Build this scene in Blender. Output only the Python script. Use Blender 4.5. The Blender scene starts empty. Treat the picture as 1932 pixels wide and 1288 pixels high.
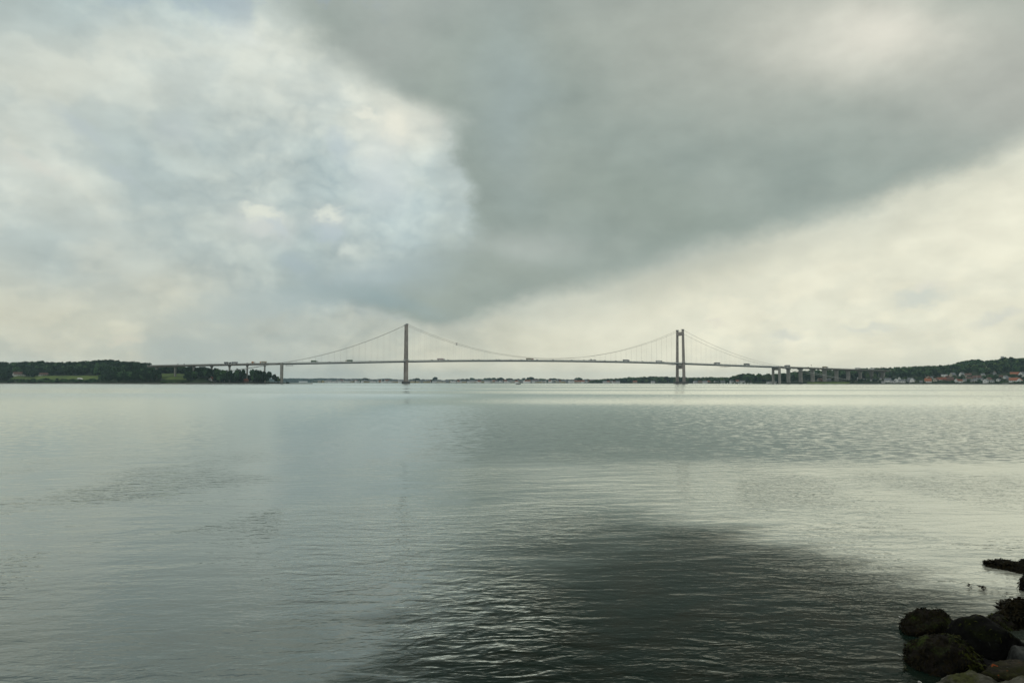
import bpy, bmesh, math, random
import numpy as np
from mathutils import Vector, Matrix, noise as mnoise, Euler
R = math.radians
random.seed(7)
rng = np.random.default_rng(7)
S = bpy.context.scene
COL = S.collection

# ------------------------------------------------------------------ camera
F, CX, CY, HORZ = 1395.0, 966.0, 644.0, 721.3
CAM_H = 3.0
PITCH = math.atan((HORZ - CY) / F)
ROLL = R(0.047)
cam_d = bpy.data.cameras.new("camera")
cam_d.sensor_width = 36.0
cam_d.lens = F / 1932.0 * 36.0
cam_d.clip_start = 0.1
cam_d.clip_end = 60000
cam = bpy.data.objects.new("camera", cam_d)
COL.objects.link(cam)
CAMROT = Matrix.Rotation(R(90) + PITCH, 4, 'X') @ Matrix.Rotation(ROLL, 4, 'Z')
cam.matrix_world = Matrix.Translation((0, 0, CAM_H)) @ CAMROT
S.camera = cam
CR3 = CAMROT.to_3x3()

def ray(px, py):
    v = CR3 @ Vector(((px - CX) / F, -(py - CY) / F, -1.0))
    return v
def at(px, py, Y):
    """point seen at photo pixel px,py lying Y metres to the north"""
    v = ray(px, py)
    k = Y / v.y
    return Vector((v.x * k, Y, CAM_H + v.z * k))
def Xof(px, Y):
    return at(px, HORZ, Y).x

# ------------------------------------------------------------------ render settings
S.view_settings.view_transform = 'Standard'
S.view_settings.look = 'None'
S.view_settings.exposure = 0.0
S.view_settings.gamma = 1.0
S.render.engine = 'CYCLES'
S.cycles.max_bounces = 6
S.cycles.volume_bounces = 1
S.cycles.use_denoising = True

# ------------------------------------------------------------------ node helper
class NT:
    def __init__(s, tree):
        s.t = tree; s.n = tree.nodes; s.l = tree.links
    def new(s, typ, **kw):
        nd = s.n.new(typ)
        for k, v in kw.items():
            setattr(nd, k, v)
        return nd
    def put(s, sock, val):
        if val is None: return
        if isinstance(val, bpy.types.NodeSocket): s.l.new(val, sock)
        else: sock.default_value = val
    def m(s, op, a, b=None, c=None, clamp=False):
        nd = s.new('ShaderNodeMath', operation=op, use_clamp=clamp)
        s.put(nd.inputs[0], a); s.put(nd.inputs[1], b)
        if c is not None: s.put(nd.inputs[2], c)
        return nd.outputs[0]
    def vm(s, op, a, b=None, scale=None):
        nd = s.new('ShaderNodeVectorMath', operation=op)
        s.put(nd.inputs[0], a)
        if b is not None: s.put(nd.inputs[1], b)
        if scale is not None: s.put(nd.inputs['Scale'], scale)
        return nd.outputs['Value'] if op in ('LENGTH', 'DOT_PRODUCT', 'DISTANCE') else nd.outputs['Vector']
    def xyz(s, x, y, z=0.0):
        nd = s.new('ShaderNodeCombineXYZ')
        s.put(nd.inputs[0], x); s.put(nd.inputs[1], y); s.put(nd.inputs[2], z)
        return nd.outputs[0]
    def sep(s, v):
        nd = s.new('ShaderNodeSeparateXYZ'); s.put(nd.inputs[0], v)
        return nd.outputs
    def noise(s, vec, scale, detail=4.0, rough=0.5, dist=0.0, color=False):
        nd = s.new('ShaderNodeTexNoise')
        s.put(nd.inputs['Vector'], vec); s.put(nd.inputs['Scale'], scale)
        nd.inputs['Detail'].default_value = detail
        nd.inputs['Roughness'].default_value = rough
        nd.inputs['Distortion'].default_value = dist
        return nd.outputs['Color'] if color else nd.outputs[0]
    def mr(s, v, a, b, c=0.0, d=1.0, smooth=True):
        nd = s.new('ShaderNodeMapRange', interpolation_type='SMOOTHSTEP' if smooth else 'LINEAR', clamp=True)
        s.put(nd.inputs[0], v)
        for i, x in zip((1, 2, 3, 4), (a, b, c, d)): s.put(nd.inputs[i], x)
        return nd.outputs[0]
    def mix(s, f, a, b, typ='MIX'):
        nd = s.new('ShaderNodeMix', data_type='RGBA', blend_type=typ)
        s.put(nd.inputs[0], f); s.put(nd.inputs[6], a); s.put(nd.inputs[7], b)
        return nd.outputs[2]
    def ramp(s, f, stops, interp='LINEAR'):
        nd = s.new('ShaderNodeValToRGB')
        s.put(nd.inputs[0], f)
        cr = nd.color_ramp; cr.interpolation = interp
        while len(cr.elements) < len(stops): cr.elements.new(0.5)
        for e, (p, c) in zip(cr.elements, stops):
            e.position = p
        for e, (p, c) in zip(cr.elements, stops):
            e.color = (c[0], c[1], c[2], 1)
        return nd.outputs[0]

def lin(c):
    c = c / 255.0
    return c / 12.92 if c <= 0.04045 else ((c + 0.055) / 1.055) ** 2.4

# ------------------------------------------------------------------ sky
# brightness of the clouds by direction: (x, level, warmth) along lines of the sky
SKY = {
 -60: [(0,190,-.5),(200,185,-1),(400,188,-1),(520,190,-.5),(600,165,-.2),(966,165,0),(1300,180,.3),(1600,200,.5),(1932,180,.3)],
 0: [(0,192,-.3),(80,194,-.5),(160,192,-1),(240,200,-.4),(330,190,-1.1),(420,198,-.8),(490,205,-.2),(545,188,0),(590,170,-.1),(720,164,-.1),(966,167,.1),(1200,178,.4),(1400,186,.5),(1550,200,.7),(1650,209,.8),(1800,190,.4),(1932,178,.2)],
 60: [(0,197,-.3),(60,194,-.4),(120,198,-.2),(240,208,0),(360,207,-.1),(480,214,.1),(560,208,.1),(610,184,0),(660,168,-.1),(780,163,-.2),(966,164,.1),(1200,175,.3),(1400,188,.5),(1550,208,.9),(1650,219,1),(1750,209,.9),(1850,189,.4),(1932,180,.3)],
 120: [(0,206,.2),(120,206,.1),(240,210,.2),(360,207,0),(480,212,.1),(600,210,.1),(645,200,0),(690,176,-.1),(780,162,-.2),(966,161,.0),(1200,171,.3),(1400,182,.4),(1500,189,.5),(1650,198,.7),(1800,186,.4),(1932,178,.2)],
 180: [(0,200,0),(120,204,.2),(240,204,.1),(360,200,-.2),(480,203,-.1),(600,209,0),(700,208,.1),(770,196,0),(830,180,-.2),(880,163,-.3),(950,158,-.2),(1100,158,0),(1300,167,.2),(1500,176,.3),(1650,182,.4),(1800,178,.2),(1932,174,.1)],
 240: [(0,200,-.2),(120,198,-.3),(240,195,-.5),(360,194,-.5),(480,197,-.3),(600,205,-.2),(650,214,.3),(740,222,.6),(800,220,.4),(840,208,0),(875,168,-.4),(950,156,-.4),(1100,154,-.1),(1300,160,.1),(1500,167,.2),(1700,172,.3),(1850,170,.2),(1932,180,.4)],
 300: [(0,213,.3),(80,211,.2),(150,196,-.4),(240,189,-.7),(360,194,-.5),(480,196,-.4),(560,198,-.3),(615,188,-.9),(680,198,-.8),(740,208,-.3),(820,210,-.5),(855,190,-.5),(900,160,-.4),(1000,154,-.2),(1200,153,0),(1400,157,.1),(1600,161,.2),(1750,166,.3),(1830,185,.5),(1900,208,.8),(1932,218,1)],
 360: [(0,204,-.1),(100,209,.3),(180,201,-.2),(240,192,-.5),(360,190,-.6),(480,198,-.4),(600,194,-.7),(700,203,-.7),(800,207,-.7),(860,190,-.6),(930,162,-.4),(1100,152,-.2),(1300,151,0),(1500,157,.1),(1620,168,.3),(1720,188,.6),(1820,212,.9),(1932,225,1)],
 420: [(0,198,-.3),(120,194,-.5),(200,201,.2),(300,192,-.5),(360,197,-.3),(490,205,0),(560,192,-.7),(620,198,-.5),(700,200,-.8),(800,203,-.8),(880,190,-.6),(960,172,-.4),(1050,160,-.3),(1200,150,-.1),(1350,154,0),(1450,164,.2),(1550,188,.6),(1680,213,.9),(1932,225,1)],
 480: [(0,198,-.1),(120,190,-.5),(200,198,.1),(300,188,-.5),(400,190,-.5),(500,190,-.6),(600,182,-.9),(660,199,-.3),(750,197,-.8),(850,188,-.8),(950,178,-.5),(1050,163,-.3),(1150,152,-.2),(1250,158,0),(1350,180,.4),(1450,205,.8),(1600,218,1),(1932,222,1)],
 540: [(0,198,.3),(120,193,.1),(240,191,0),(360,197,.2),(480,189,-.2),(600,179,-.7),(650,171,-.9),(750,172,-.9),(850,166,-.6),(950,158,-.3),(1050,160,-.1),(1130,178,.4),(1200,200,.8),(1300,214,1),(1500,221,1),(1700,218,1),(1932,222,1)],
 600: [(0,202,.8),(120,199,.7),(240,205,.8),(360,206,.8),(440,200,.5),(500,190,0),(600,187,0),(700,190,.2),(780,176,-.4),(850,180,0),(950,195,.7),(1050,212,.9),(1200,218,1),(1500,222,1),(1700,219,1),(1850,214,.9),(1932,208,.8)],
 660: [(0,198,.3),(120,205,.8),(240,206,.9),(290,196,.4),(340,184,-.2),(450,183,-.1),(600,186,.1),(700,192,.3),(800,206,.8),(880,196,.6),(1000,210,1),(1200,221,1),(1500,221,1),(1700,217,1),(1932,220,1)],
 715: [(0,192,.2),(240,194,.3),(500,187,0),(700,194,.4),(900,209,.9),(1200,217,1),(1932,216,.9)],
 760: [(0,188,.2),(500,185,0),(900,206,.8),(1200,215,1),(1932,214,.9)],
}
# outline of the big dark cloud: its west edge (photo x by y) and its underside (photo y by x)
EDGE_W = [(-120,480),(-60,505),(0,532),(40,562),(80,592),(110,634),(140,668),(165,708),(188,760),(208,812),(228,846),(255,852),(285,842),(320,846),(360,860),(400,872),(440,876),(465,850),(490,770),(515,680),(540,620),(570,590),(620,570),(700,560)]
EDGE_S = [(300,500),(450,520),(540,545),(610,572),(680,582),(740,592),(790,604),(825,608),(870,600),(930,584),(1000,566),(1100,542),(1200,516),(1260,492),(1350,464),(1430,446),(1510,428),(1600,400),(1700,366),(1800,330),(1880,292),(1960,250),(2100,180)]
def _tab(t, x):
    if x <= t[0][0]: return t[0][1]
    for (a, va), (b_, vb) in zip(t, t[1:]):
        if x <= b_: return va + (vb - va) * (x - a) / (b_ - a)
    return t[-1][1]
for _y in list(SKY):                       # keep only the entries of the light sky behind it
    SKY[_y] = [p for p in SKY[_y] if not (p[0] > _tab(EDGE_W, _y) - 14 and _y < _tab(EDGE_S, p[0]) + 12)] or [(0, 205, 0)]
SKY[540] = [p for p in SKY[540] if p[0] < 560] + [(620,188,-.6),(900,196,-.2),(1130,208,.6)] + [p for p in SKY[540] if p[0] > 1190]
_rows = sorted(SKY)
def _rowv(y, x):
    r = SKY[y]
    if x <= r[0][0]: return r[0][1], r[0][2]
    for (x0, l0, w0), (x1, l1, w1) in zip(r, r[1:]):
        if x <= x1:
            t = (x - x0) / (x1 - x0)
            return l0 + (l1 - l0) * t, w0 + (w1 - w0) * t
    return r[-1][1], r[-1][2]
def sm_(a, b_, x):
    t = min(1, max(0, (x - a) / (b_ - a))); return t * t * (3 - 2 * t)
def skycol(x, y):
    y = min(max(y, _rows[0]), _rows[-1])
    for y0, y1 in zip(_rows, _rows[1:]):
        if y <= y1:
            t = (y - y0) / (y1 - y0)
            a, b = _rowv(y0, x), _rowv(y1, x)
            L = a[0] + (b[0] - a[0]) * t; w = a[1] + (b[1] - a[1]) * t
            break
    L += 1 + 8 * sm_(196, 218, L)
    cold, mid, warm = (-13, 4, 4), (-3, 4, -5), (6, 4, -18)
    if w < 0: off = [m + (c - m) * min(-w, 1.2) for m, c in zip(mid, cold)]
    else: off = [m + (c - m) * w for m, c in zip(mid, warm)]
    return tuple(lin(min(252, L + o)) for o in off)
def dir_to_px(az, el):
    v = Vector((math.sin(az) * math.cos(el), math.cos(az) * math.cos(el), math.sin(el)))
    c = CR3.transposed() @ v
    return CX + F * c.x / -c.z, CY - F * c.y / -c.z
def px_to_ang(px, py):
    v = ray(px, py).normalized()
    return math.degrees(math.atan2(v.x, v.y)), math.degrees(math.asin(v.z))

SUN_AZ, SUN_EL = 33.0, 54.0
world = bpy.data.worlds.new("World")
S.world = world
world.use_nodes = True
W = NT(world.node_tree)
for nd in list(W.n): W.n.remove(nd)
tc = W.new('ShaderNodeTexCoord')
dirv = tc.outputs['Generated']
dx, dy, dz = W.sep(dirv)
az = W.m('MULTIPLY', W.m('ARCTAN2', dx, dy), 57.29578)
el = W.m('MULTIPLY', W.m('ARCSINE', dz), 57.29578)
# cloud-shaped distortion of the directions
nv = W.xyz(W.m('MULTIPLY', az, 0.12), W.m('MULTIPLY', el, 0.17), 3.7)
wn = W.vm('SUBTRACT', W.noise(nv, 1.0, 7.0, 0.55, 0.0, True), (0.5, 0.5, 0.5))
wx, wy, wz = W.sep(wn)
az_w = W.m('MULTIPLY_ADD', wx, 6.0, az)
el_w = W.m('MULTIPLY_ADD', wy, 4.0, el)
AZ0, AZ1, NC = -37.0, 37.0, 31
EL_STEP, NR = 2.05, 15
u = W.m('DIVIDE', W.m('SUBTRACT', az_w, AZ0), AZ1 - AZ0, clamp=True)
vv = W.m('DIVIDE', W.m('MAXIMUM', el_w, -0.5), EL_STEP)
vv = W.m('MINIMUM', vv, NR - 1.0)
acc = None; wsum = None
for r in range(NR):
    stops = []
    for c in range(NC):
        a = AZ0 + (AZ1 - AZ0) * c / (NC - 1)
        x, y = dir_to_px(R(a), R(r * EL_STEP))
        stops.append((c / (NC - 1), skycol(x, y)))
    rc = W.ramp(u, stops, 'LINEAR')
    t = W.m('SUBTRACT', vv, float(r))
    wt = W.m('POWER', 0.20, W.m('MULTIPLY', t, t))
    cc = W.vm('SCALE', rc, scale=wt)
    acc = cc if acc is None else W.vm('ADD', acc, cc)
    wsum = wt if wsum is None else W.m('ADD', wsum, wt)
cloud = W.vm('SCALE', acc, scale=W.m('DIVIDE', 1.0, wsum))
# finer billows
fine = W.noise(W.xyz(W.m('MULTIPLY', az, 0.30), W.m('MULTIPLY', el, 0.55), 9.1), 1.0, 6.0, 0.55, 0.0)
calm = W.mr(W.vm('DISTANCE', W.xyz(W.m('MULTIPLY', W.m('SUBTRACT', az, 9.0), 0.7), el, 0), (0, 15.0, 0)), 7.0, 15.0, 0.35, 1.0)
amp = W.m('MULTIPLY', W.m('SUBTRACT', fine, 0.5), calm)
mul = W.m('MULTIPLY_ADD', amp, 0.38, 1.0)
cloud = W.vm('SCALE', cloud, scale=mul)
bw1 = W.noise(W.vm('ADD', nv, W.vm('SCALE', wn, scale=.35)), 2.1, 2.0, 0.5)
bw2 = W.noise(W.vm('ADD', nv, W.vm('SCALE', wn, scale=.5)), 5.0, 3.0, 0.5)
bil = W.m('ADD', W.m('MULTIPLY', W.m('ABSOLUTE', W.m('SUBTRACT', bw1, .5)), 5.0), W.m('MULTIPLY', W.m('ABSOLUTE', W.m('SUBTRACT', bw2, .5)), 2.2))
bil = W.m('SUBTRACT', W.m('MINIMUM', bil, 1.1), .55)
breg = W.mr(W.vm('DISTANCE', W.xyz(az, W.m('MULTIPLY', el, 1.2), 0), (-12.5, 15.0, 0)), 17.0, 7.0, .25, 1.0)
breg = W.m('MULTIPLY', breg, W.mr(az, 2.0, -4.0, .4, 1.0))
kb = W.m('MULTIPLY', W.m('MULTIPLY', bil, breg), .16)
cloud = W.vm('MULTIPLY', cloud, W.xyz(W.m('MULTIPLY_ADD', kb, 1.2, 1.0), W.m('ADD', kb, 1.0), W.m('MULTIPLY_ADD', kb, .8, 1.0)))
edgy = W.mr(W.noise(nv, 1.9, 7.0, 0.5, 0.0), 0.45, 0.57, -1.0, 1.0)
leftm = W.mr(az_w, 3.0, -5.0)
rightm = W.m('MULTIPLY', W.mr(az_w, 6.0, 16.0), W.mr(el_w, 11.0, 5.0))
ek = W.m('MULTIPLY', edgy, W.m('MAXIMUM', W.m('MULTIPLY', leftm, .042), W.m('MULTIPLY', rightm, .03)))
cloud = W.vm('MULTIPLY', cloud, W.xyz(W.m('MULTIPLY_ADD', ek, 1.25, 1.0), W.m('MULTIPLY_ADD', ek, 1.0, 1.0), W.m('MULTIPLY_ADD', ek, .75, 1.0)))
# individual cloud shapes: photo x, y, half-width, half-height, tilt, colour, strength, softness
P2 = W.xyz(W.m('MULTIPLY_ADD', W.m('SUBTRACT', W.noise(nv, 5.0, 5.0, .6), .5), 2.2, az),
           W.m('MULTIPLY_ADD', W.m('SUBTRACT', W.noise(nv, 6.3, 5.0, .6), .5), 2.0, el), 0)
def blob(cloud, x, y, rx, ry, tilt, rgb, k, soft=0.6):
    a, e = px_to_ang(x, y)
    mp = W.new('ShaderNodeMapping', vector_type='TEXTURE')
    W.put(mp.inputs[0], P2)
    mp.inputs[1].default_value = (a, e, 0)
    mp.inputs[2].default_value = (0, 0, R(tilt))
    mp.inputs[3].default_value = (rx / 24.3, ry / 24.3, 1)
    d = W.vm('LENGTH', mp.outputs[0])
    f = W.mr(d, 1.0, 1.0 - soft, 0.0, k)
    return W.mix(f, cloud, tuple(lin(v) for v in rgb) + (1,))
for b in [
    (500, 425, 90, 50, -8, (208, 213, 208), .7, 1.0),
    (490, 404, 50, 20, -8, (227, 231, 216), .85, .8),
    (520, 428, 40, 16, -25, (196, 206, 206), .7, .7),
    (490, 432, 30, 14, 10, (205, 210, 205), .5, .8),
    (620, 415, 60, 36, 0, (208, 214, 210), .6, 1.0),
    (618, 406, 34, 18, 0, (225, 230, 217), .8, .9),
    (622, 440, 40, 26, 0, (186, 199, 204), .6, .8),
    (655, 472, 26, 22, 0, (214, 222, 213), .6, .9),
    (760, 240, 120, 80, 20, (218, 220, 208), .8, 1.0),
    (745, 235, 46, 44, 25, (238, 237, 220), .85, .9),
    (690, 214, 46, 16, -10, (232, 233, 218), .8, .8),
    (720, 330, 90, 110, 0, (208, 217, 215), .6, 1.0),
    (830, 215, 26, 46, 0, (222, 222, 210), .6, .9),
    (640, 275, 34, 50, 20, (186, 200, 204), .6, .9),
    (560, 500, 70, 30, -35, (172, 187, 190), .6, .9),
    (620, 545, 190, 50, 12, (164, 181, 183), .75, 1.0),
    (450, 585, 220, 50, 10, (176, 189, 186), .65, 1.0),
    (360, 655, 200, 34, 0, (178, 188, 182), .7, 1.0),
    (860, 300, 60, 190, 0, (186, 196, 192), .45, 1.0),
    (700, 570, 120, 34, -14, (163, 176, 176), .6, .9),
    (800, 590, 70, 16, -16, (160, 171, 166), .6, .9),
    (350, 648, 60, 20, -5, (180, 189, 182), .6, .8),
    (440, 660, 90, 16, 0, (182, 190, 183), .5, .9),
    (235, 645, 36, 10, 0, (216, 213, 194), .6, .8),
    (1740, 560, 60, 22, 5, (206, 212, 202), .75, .9),
    (1755, 540, 36, 14, 0, (226, 224, 210), .5, .9),
    (1480, 632, 40, 14, 0, (208, 212, 202), .6, .9),
    (1640, 620, 60, 10, 0, (210, 214, 204), .5, .9),
    (1350, 610, 30, 12, 0, (228, 224, 206), .6, .9),
    (1880, 600, 50, 16, 20, (206, 210, 202), .5, .9),
    (150, 240, 80, 22, -30, (188, 199, 199), .55, .9),
    (230, 330, 60, 16, -30, (186, 198, 199), .5, .9),
    (60, 310, 80, 20, -20, (216, 216, 205), .5, .9),
    (330, 250, 60, 40, 0, (192, 201, 200), .4, .9),
]:
    cloud = blob(cloud, *b)
# the dark cloud laid over the light sky
nb = W.noise(nv, 3.4, 9.0, 0.64)
nb2 = W.noise(nv, 1.1, 3.0, 0.5)
jig = W.m('MULTIPLY', W.m('SUBTRACT', W.m('MULTIPLY_ADD', nb2, .9, W.m('MULTIPLY', nb, .7)), .8), 6.0)
def table(sock, pts, lo, hi, vlo, vhi):
    f = W.m('DIVIDE', W.m('SUBTRACT', sock, lo), hi - lo, clamp=True)
    v = W.ramp(f, [((a - lo) / (hi - lo), ((b - vlo) / (vhi - vlo),) * 3) for a, b in pts])
    return W.m('MULTIPLY_ADD', W.sep(v)[0], vhi - vlo, vlo)
ew = sorted((px_to_ang(x, y)[1], px_to_ang(x, y)[0]) for y, x in EDGE_W)
es = sorted(px_to_ang(x, y) for x, y in EDGE_S)
ew = [p for p in ew if p[0] > -1]
bw = table(el, ew, -1.0, 32.0, -40.0, 40.0)
bs_ = table(az, es, -36.0, 44.0, -2.0, 32.0)
low = W.mr(el, 12.5, 9.5)                      # its lower tail fades out softly to the west
s1 = W.m('ADD', W.m('MULTIPLY_ADD', low, 2.6, W.mr(nb2, .38, .62, 1.5, 3.0)), W.mr(el, 18.0, 21.0, 0, 1.3))
d1 = W.m('ADD', W.m('SUBTRACT', az, bw), W.m('MULTIPLY', jig, W.m('MULTIPLY_ADD', low, .6, .75)))
s2 = W.mr(az, -8.0, 8.0, .55, 1.5)
d2 = W.m('ADD', W.m('SUBTRACT', el, bs_), W.m('MULTIPLY', jig, W.mr(az, -6.0, 6.0, .36, .42)))
mk1 = W.mr(d1, W.m('MULTIPLY', s1, -1.0), s1)
mk1 = W.m('MAXIMUM', mk1, W.m('MULTIPLY', W.mr(W.m('MULTIPLY_ADD', jig, .5, d1), -5.5, 1.5), .40))
mk2 = W.mr(d2, W.m('MULTIPLY', s2, -1.0), s2)
veil = W.mr(W.m('ADD', d2, W.m('MULTIPLY', jig, .3)), -4.5, 1.0, 0.0, .22)   # thin skirt under the edge
mask = W.m('MULTIPLY', mk1, W.m('MAXIMUM', mk2, W.m('MULTIPLY', veil, W.mr(az, -4.0, 4.0))))
mask = W.m('MULTIPLY', mask, W.mr(el_w, -1.0, 2.0))
dk = W.mix(W.mr(nb2, .35, .65), (lin(147), lin(159), lin(151), 1), (lin(157), lin(168), lin(159), 1))
P2s = P2
P2 = W.xyz(az_w, el_w, 0)
for b in [
    (1480, 60, 640, 230, -8, (178, 182, 171), .9, 1.0),
    (1640, 70, 330, 120, -14, (216, 216, 202), .85, 1.0),
    (1670, 55, 150, 70, -14, (230, 227, 212), .7, 1.0),
    (1930, 170, 260, 170, 0, (180, 182, 172), .8, 1.0),
    (720, 90, 240, 150, 30, (166, 174, 167), .8, 1.0),
    (960, 200, 120, 260, 0, (156, 170, 167), .7, 1.0),
    (1000, 465, 190, 60, -6, (178, 186, 179), .6, 1.0),
    (700, 520, 230, 80, 10, (168, 184, 186), .9, 1.0),
    (700, 565, 200, 34, -8, (150, 168, 168), .9, 1.0),
    (1240, 390, 330, 90, -18, (146, 158, 148), .8, 1.0),
    (1060, 540, 220, 40, -14, (158, 168, 158), .7, 1.0),
]:
    dk = blob(dk, *b)
P2 = P2s
dk = W.vm('SCALE', dk, scale=W.m('MULTIPLY_ADD', W.m('ADD', W.m('SUBTRACT', fine, .5), W.m('MULTIPLY', W.m('SUBTRACT', nb, .5), .5)), .26, 1.0))
cloud = W.mix(mask, cloud, dk)
# blue sky shows through thin cloud at upper left and behind the viewer
sky = W.new('ShaderNodeTexSky', sky_type='NISHITA')
sky.sun_disc = False
sky.sun_elevation = R(SUN_EL); sky.sun_rotation = R(SUN_AZ)
sky.altitude = 0; sky.air_density = 1.0; sky.dust_density = 1.5
# overcast for the rest of the dome
gen = W.noise(dirv, 2.6, 6.0, 0.55, 0.4)
gcol = W.mix(W.mr(gen, 0.35, 0.68), (lin(152), lin(160), lin(158), 1), (lin(205), lin(208), lin(202), 1))
gcol = W.mix(W.mr(az, -6.0, 3.0), W.mix(0.5, gcol, (lin(204), lin(208), lin(205), 1)),
             W.mix(0.7, gcol, (lin(150), lin(158), lin(153), 1)))
gcol = W.vm('SCALE', gcol, scale=W.mr(W.m('ABSOLUTE', az), 80.0, 130.0, 1.0, 1.45))
top = W.mr(el_w, 25.0, 34.0)
side = W.mr(W.m('ABSOLUTE', az), 36.0, 50.0)
cloud = W.mix(W.m('MAXIMUM', top, side), cloud, gcol)
gap_n = W.noise(nv, 2.2, 5.0, 0.6)
gap = W.m('MULTIPLY', W.mr(el, 22.0, 27.0), W.mr(az, -8.0, -14.0))
gap = W.m('MULTIPLY', gap, W.mr(gap_n, 0.45, 0.62, 0.0, 0.25))
scaled = W.vm('SCALE', cloud, scale=10.0)
gap = W.m('MAXIMUM', gap, 0.03)
final = W.mix(gap, scaled, sky.outputs[0])
bg = W.new('ShaderNodeBackground')
W.put(bg.inputs[0], final); bg.inputs[1].default_value = 0.1
wo = W.new('ShaderNodeOutputWorld')
W.l.new(bg.outputs[0], wo.inputs[0])

# ------------------------------------------------------------------ sun behind the cloud
sd = bpy.data.lights.new("sun", 'SUN')
sd.energy = 0.55; sd.angle = R(22); sd.color = (1.0, 0.95, 0.86)
so = bpy.data.objects.new("sun", sd); COL.objects.link(so)
sv = Vector((math.sin(R(SUN_AZ)) * math.cos(R(SUN_EL)), math.cos(R(SUN_AZ)) * math.cos(R(SUN_EL)), math.sin(R(SUN_EL))))
so.rotation_euler = sv.to_track_quat('Z', 'Y').to_euler()

# ------------------------------------------------------------------ materials
def mat(name, col, rough=0.8, var=0.0, scale=1.0, col2=None, bump=0.0, metal=0.0):
    m = bpy.data.materials.new(name); m.use_nodes = True
    T = NT(m.node_tree)
    bs = T.n['Principled BSDF']
    c1 = tuple(col) + (1,)
    if var or col2:
        c2 = tuple(col2) + (1,) if col2 else tuple(v * (1 - var) for v in col) + (1,)
        g = T.new('ShaderNodeNewGeometry')
        f = T.noise(g.outputs['Position'], scale, 5.0, 0.6)
        T.put(bs.inputs['Base Color'], T.mix(T.mr(f, 0.35, 0.65), c1, c2))
        if bump:
            b = T.new('ShaderNodeBump'); b.inputs['Strength'].default_value = bump
            T.put(b.inputs['Height'], f); T.put(bs.inputs['Normal'], b.outputs[0])
    else:
        bs.inputs['Base Color'].default_value = c1
    bs.inputs['Roughness'].default_value = rough
    bs.inputs['Metallic'].default_value = metal
    return m

M = {
 'concrete': mat('tower concrete', (.34, .29, .25), .9, scale=.12, col2=(.24, .205, .18)),
 'pier': mat('pier concrete', (.34, .32, .28), .9, scale=.15, col2=(.24, .225, .20)),
 'caisson': mat('caisson concrete', (.13, .125, .11), .9, scale=.3, col2=(.07, .068, .06)),
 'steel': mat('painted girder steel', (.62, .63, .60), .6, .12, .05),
 'under': mat('girder underside steel', (.16, .17, .165), .7, .1, .05),  # darker than the girder steel: underside shade put into the colour
 'cable': mat('cable steel', (.17, .15, .13), .6),
 'cable_pale': mat('pale painted cable', (.55, .55, .52), .6),
 'asphalt': mat('asphalt', (.05, .05, .05), .9, .2, .5),
 'rail': mat('railing steel', (.30, .31, .30), .6),
 'pale': mat('pale platform paint', (.55, .56, .54), .6),
 'dark': mat('dark paint', (.04, .045, .05), .5),
 'bark': mat('bark', (.05, .04, .03), .95, .4, .8),
 'leaf_a': mat('dark foliage', (.020, .046, .014), .9, scale=.11, col2=(.007, .022, .008)),
 'leaf_b': mat('green foliage', (.065, .125, .040), .9, scale=.11, col2=(.028, .066, .028)),
 'leaf_c': mat('olive foliage', (.090, .135, .042), .9, scale=.11, col2=(.038, .068, .028)),
 'grass': mat('shore meadow', (.13, .175, .045), .95, scale=.03, col2=(.07, .11, .03)),
 'scrub': mat('scrub ground', (.035, .050, .022), .95, scale=.06, col2=(.02, .032, .014)),
 'shorestone': mat('shore stones', (.12, .115, .10), .95, scale=.4, col2=(.04, .04, .035)),
 'white': mat('white wall', (.80, .79, .75), .8, .08, .3),
 'cream': mat('cream wall', (.50, .46, .36), .8, .12, .3),
 'brickwall': mat('red brick wall', (.26, .12, .08), .85, .2, .3),
 'greywall': mat('grey wall', (.30, .31, .31), .85, .15, .3),
 'yellow': mat('yellow wall', (.45, .37, .18), .85, .15, .3),
 'redroof': mat('red tile roof', (.29, .115, .075), .85, .25, .5),
 'orangeroof': mat('orange tile roof', (.38, .155, .09), .85, .2, .5),
 'brownroof': mat('brown tile roof', (.16, .10, .08), .85, .2, .5),
 'greyroof': mat('grey slate roof', (.20, .21, .22), .8, .2, .5),
 'glass': mat('window glass', (.03, .035, .04), .15),
 'tyre': mat('tyre rubber', (.02, .02, .02), .8),
 'v_grey': mat('grey vehicle paint', (.20, .20, .21), .5),
 'v_dark': mat('dark vehicle paint', (.045, .05, .055), .4),
 'v_white': mat('white vehicle paint', (.60, .60, .57), .5),
 'v_beige': mat('beige vehicle tarpaulin', (.36, .31, .22), .6),
 'v_red': mat('red vehicle paint', (.33, .05, .03), .4),
 'v_green': mat('green vehicle tarpaulin', (.09, .14, .08), .6),
 'v_pink': mat('pale pink vehicle tarpaulin', (.45, .34, .33), .6),
 'v_orange': mat('orange vehicle paint', (.50, .22, .08), .5),
 'v_blue': mat('blue vehicle paint', (.06, .09, .16), .4),
 'hull': mat('white boat hull', (.65, .65, .62), .4),
 'hulldark': mat('dark boat hull', (.02, .025, .03), .4),
}

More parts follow.
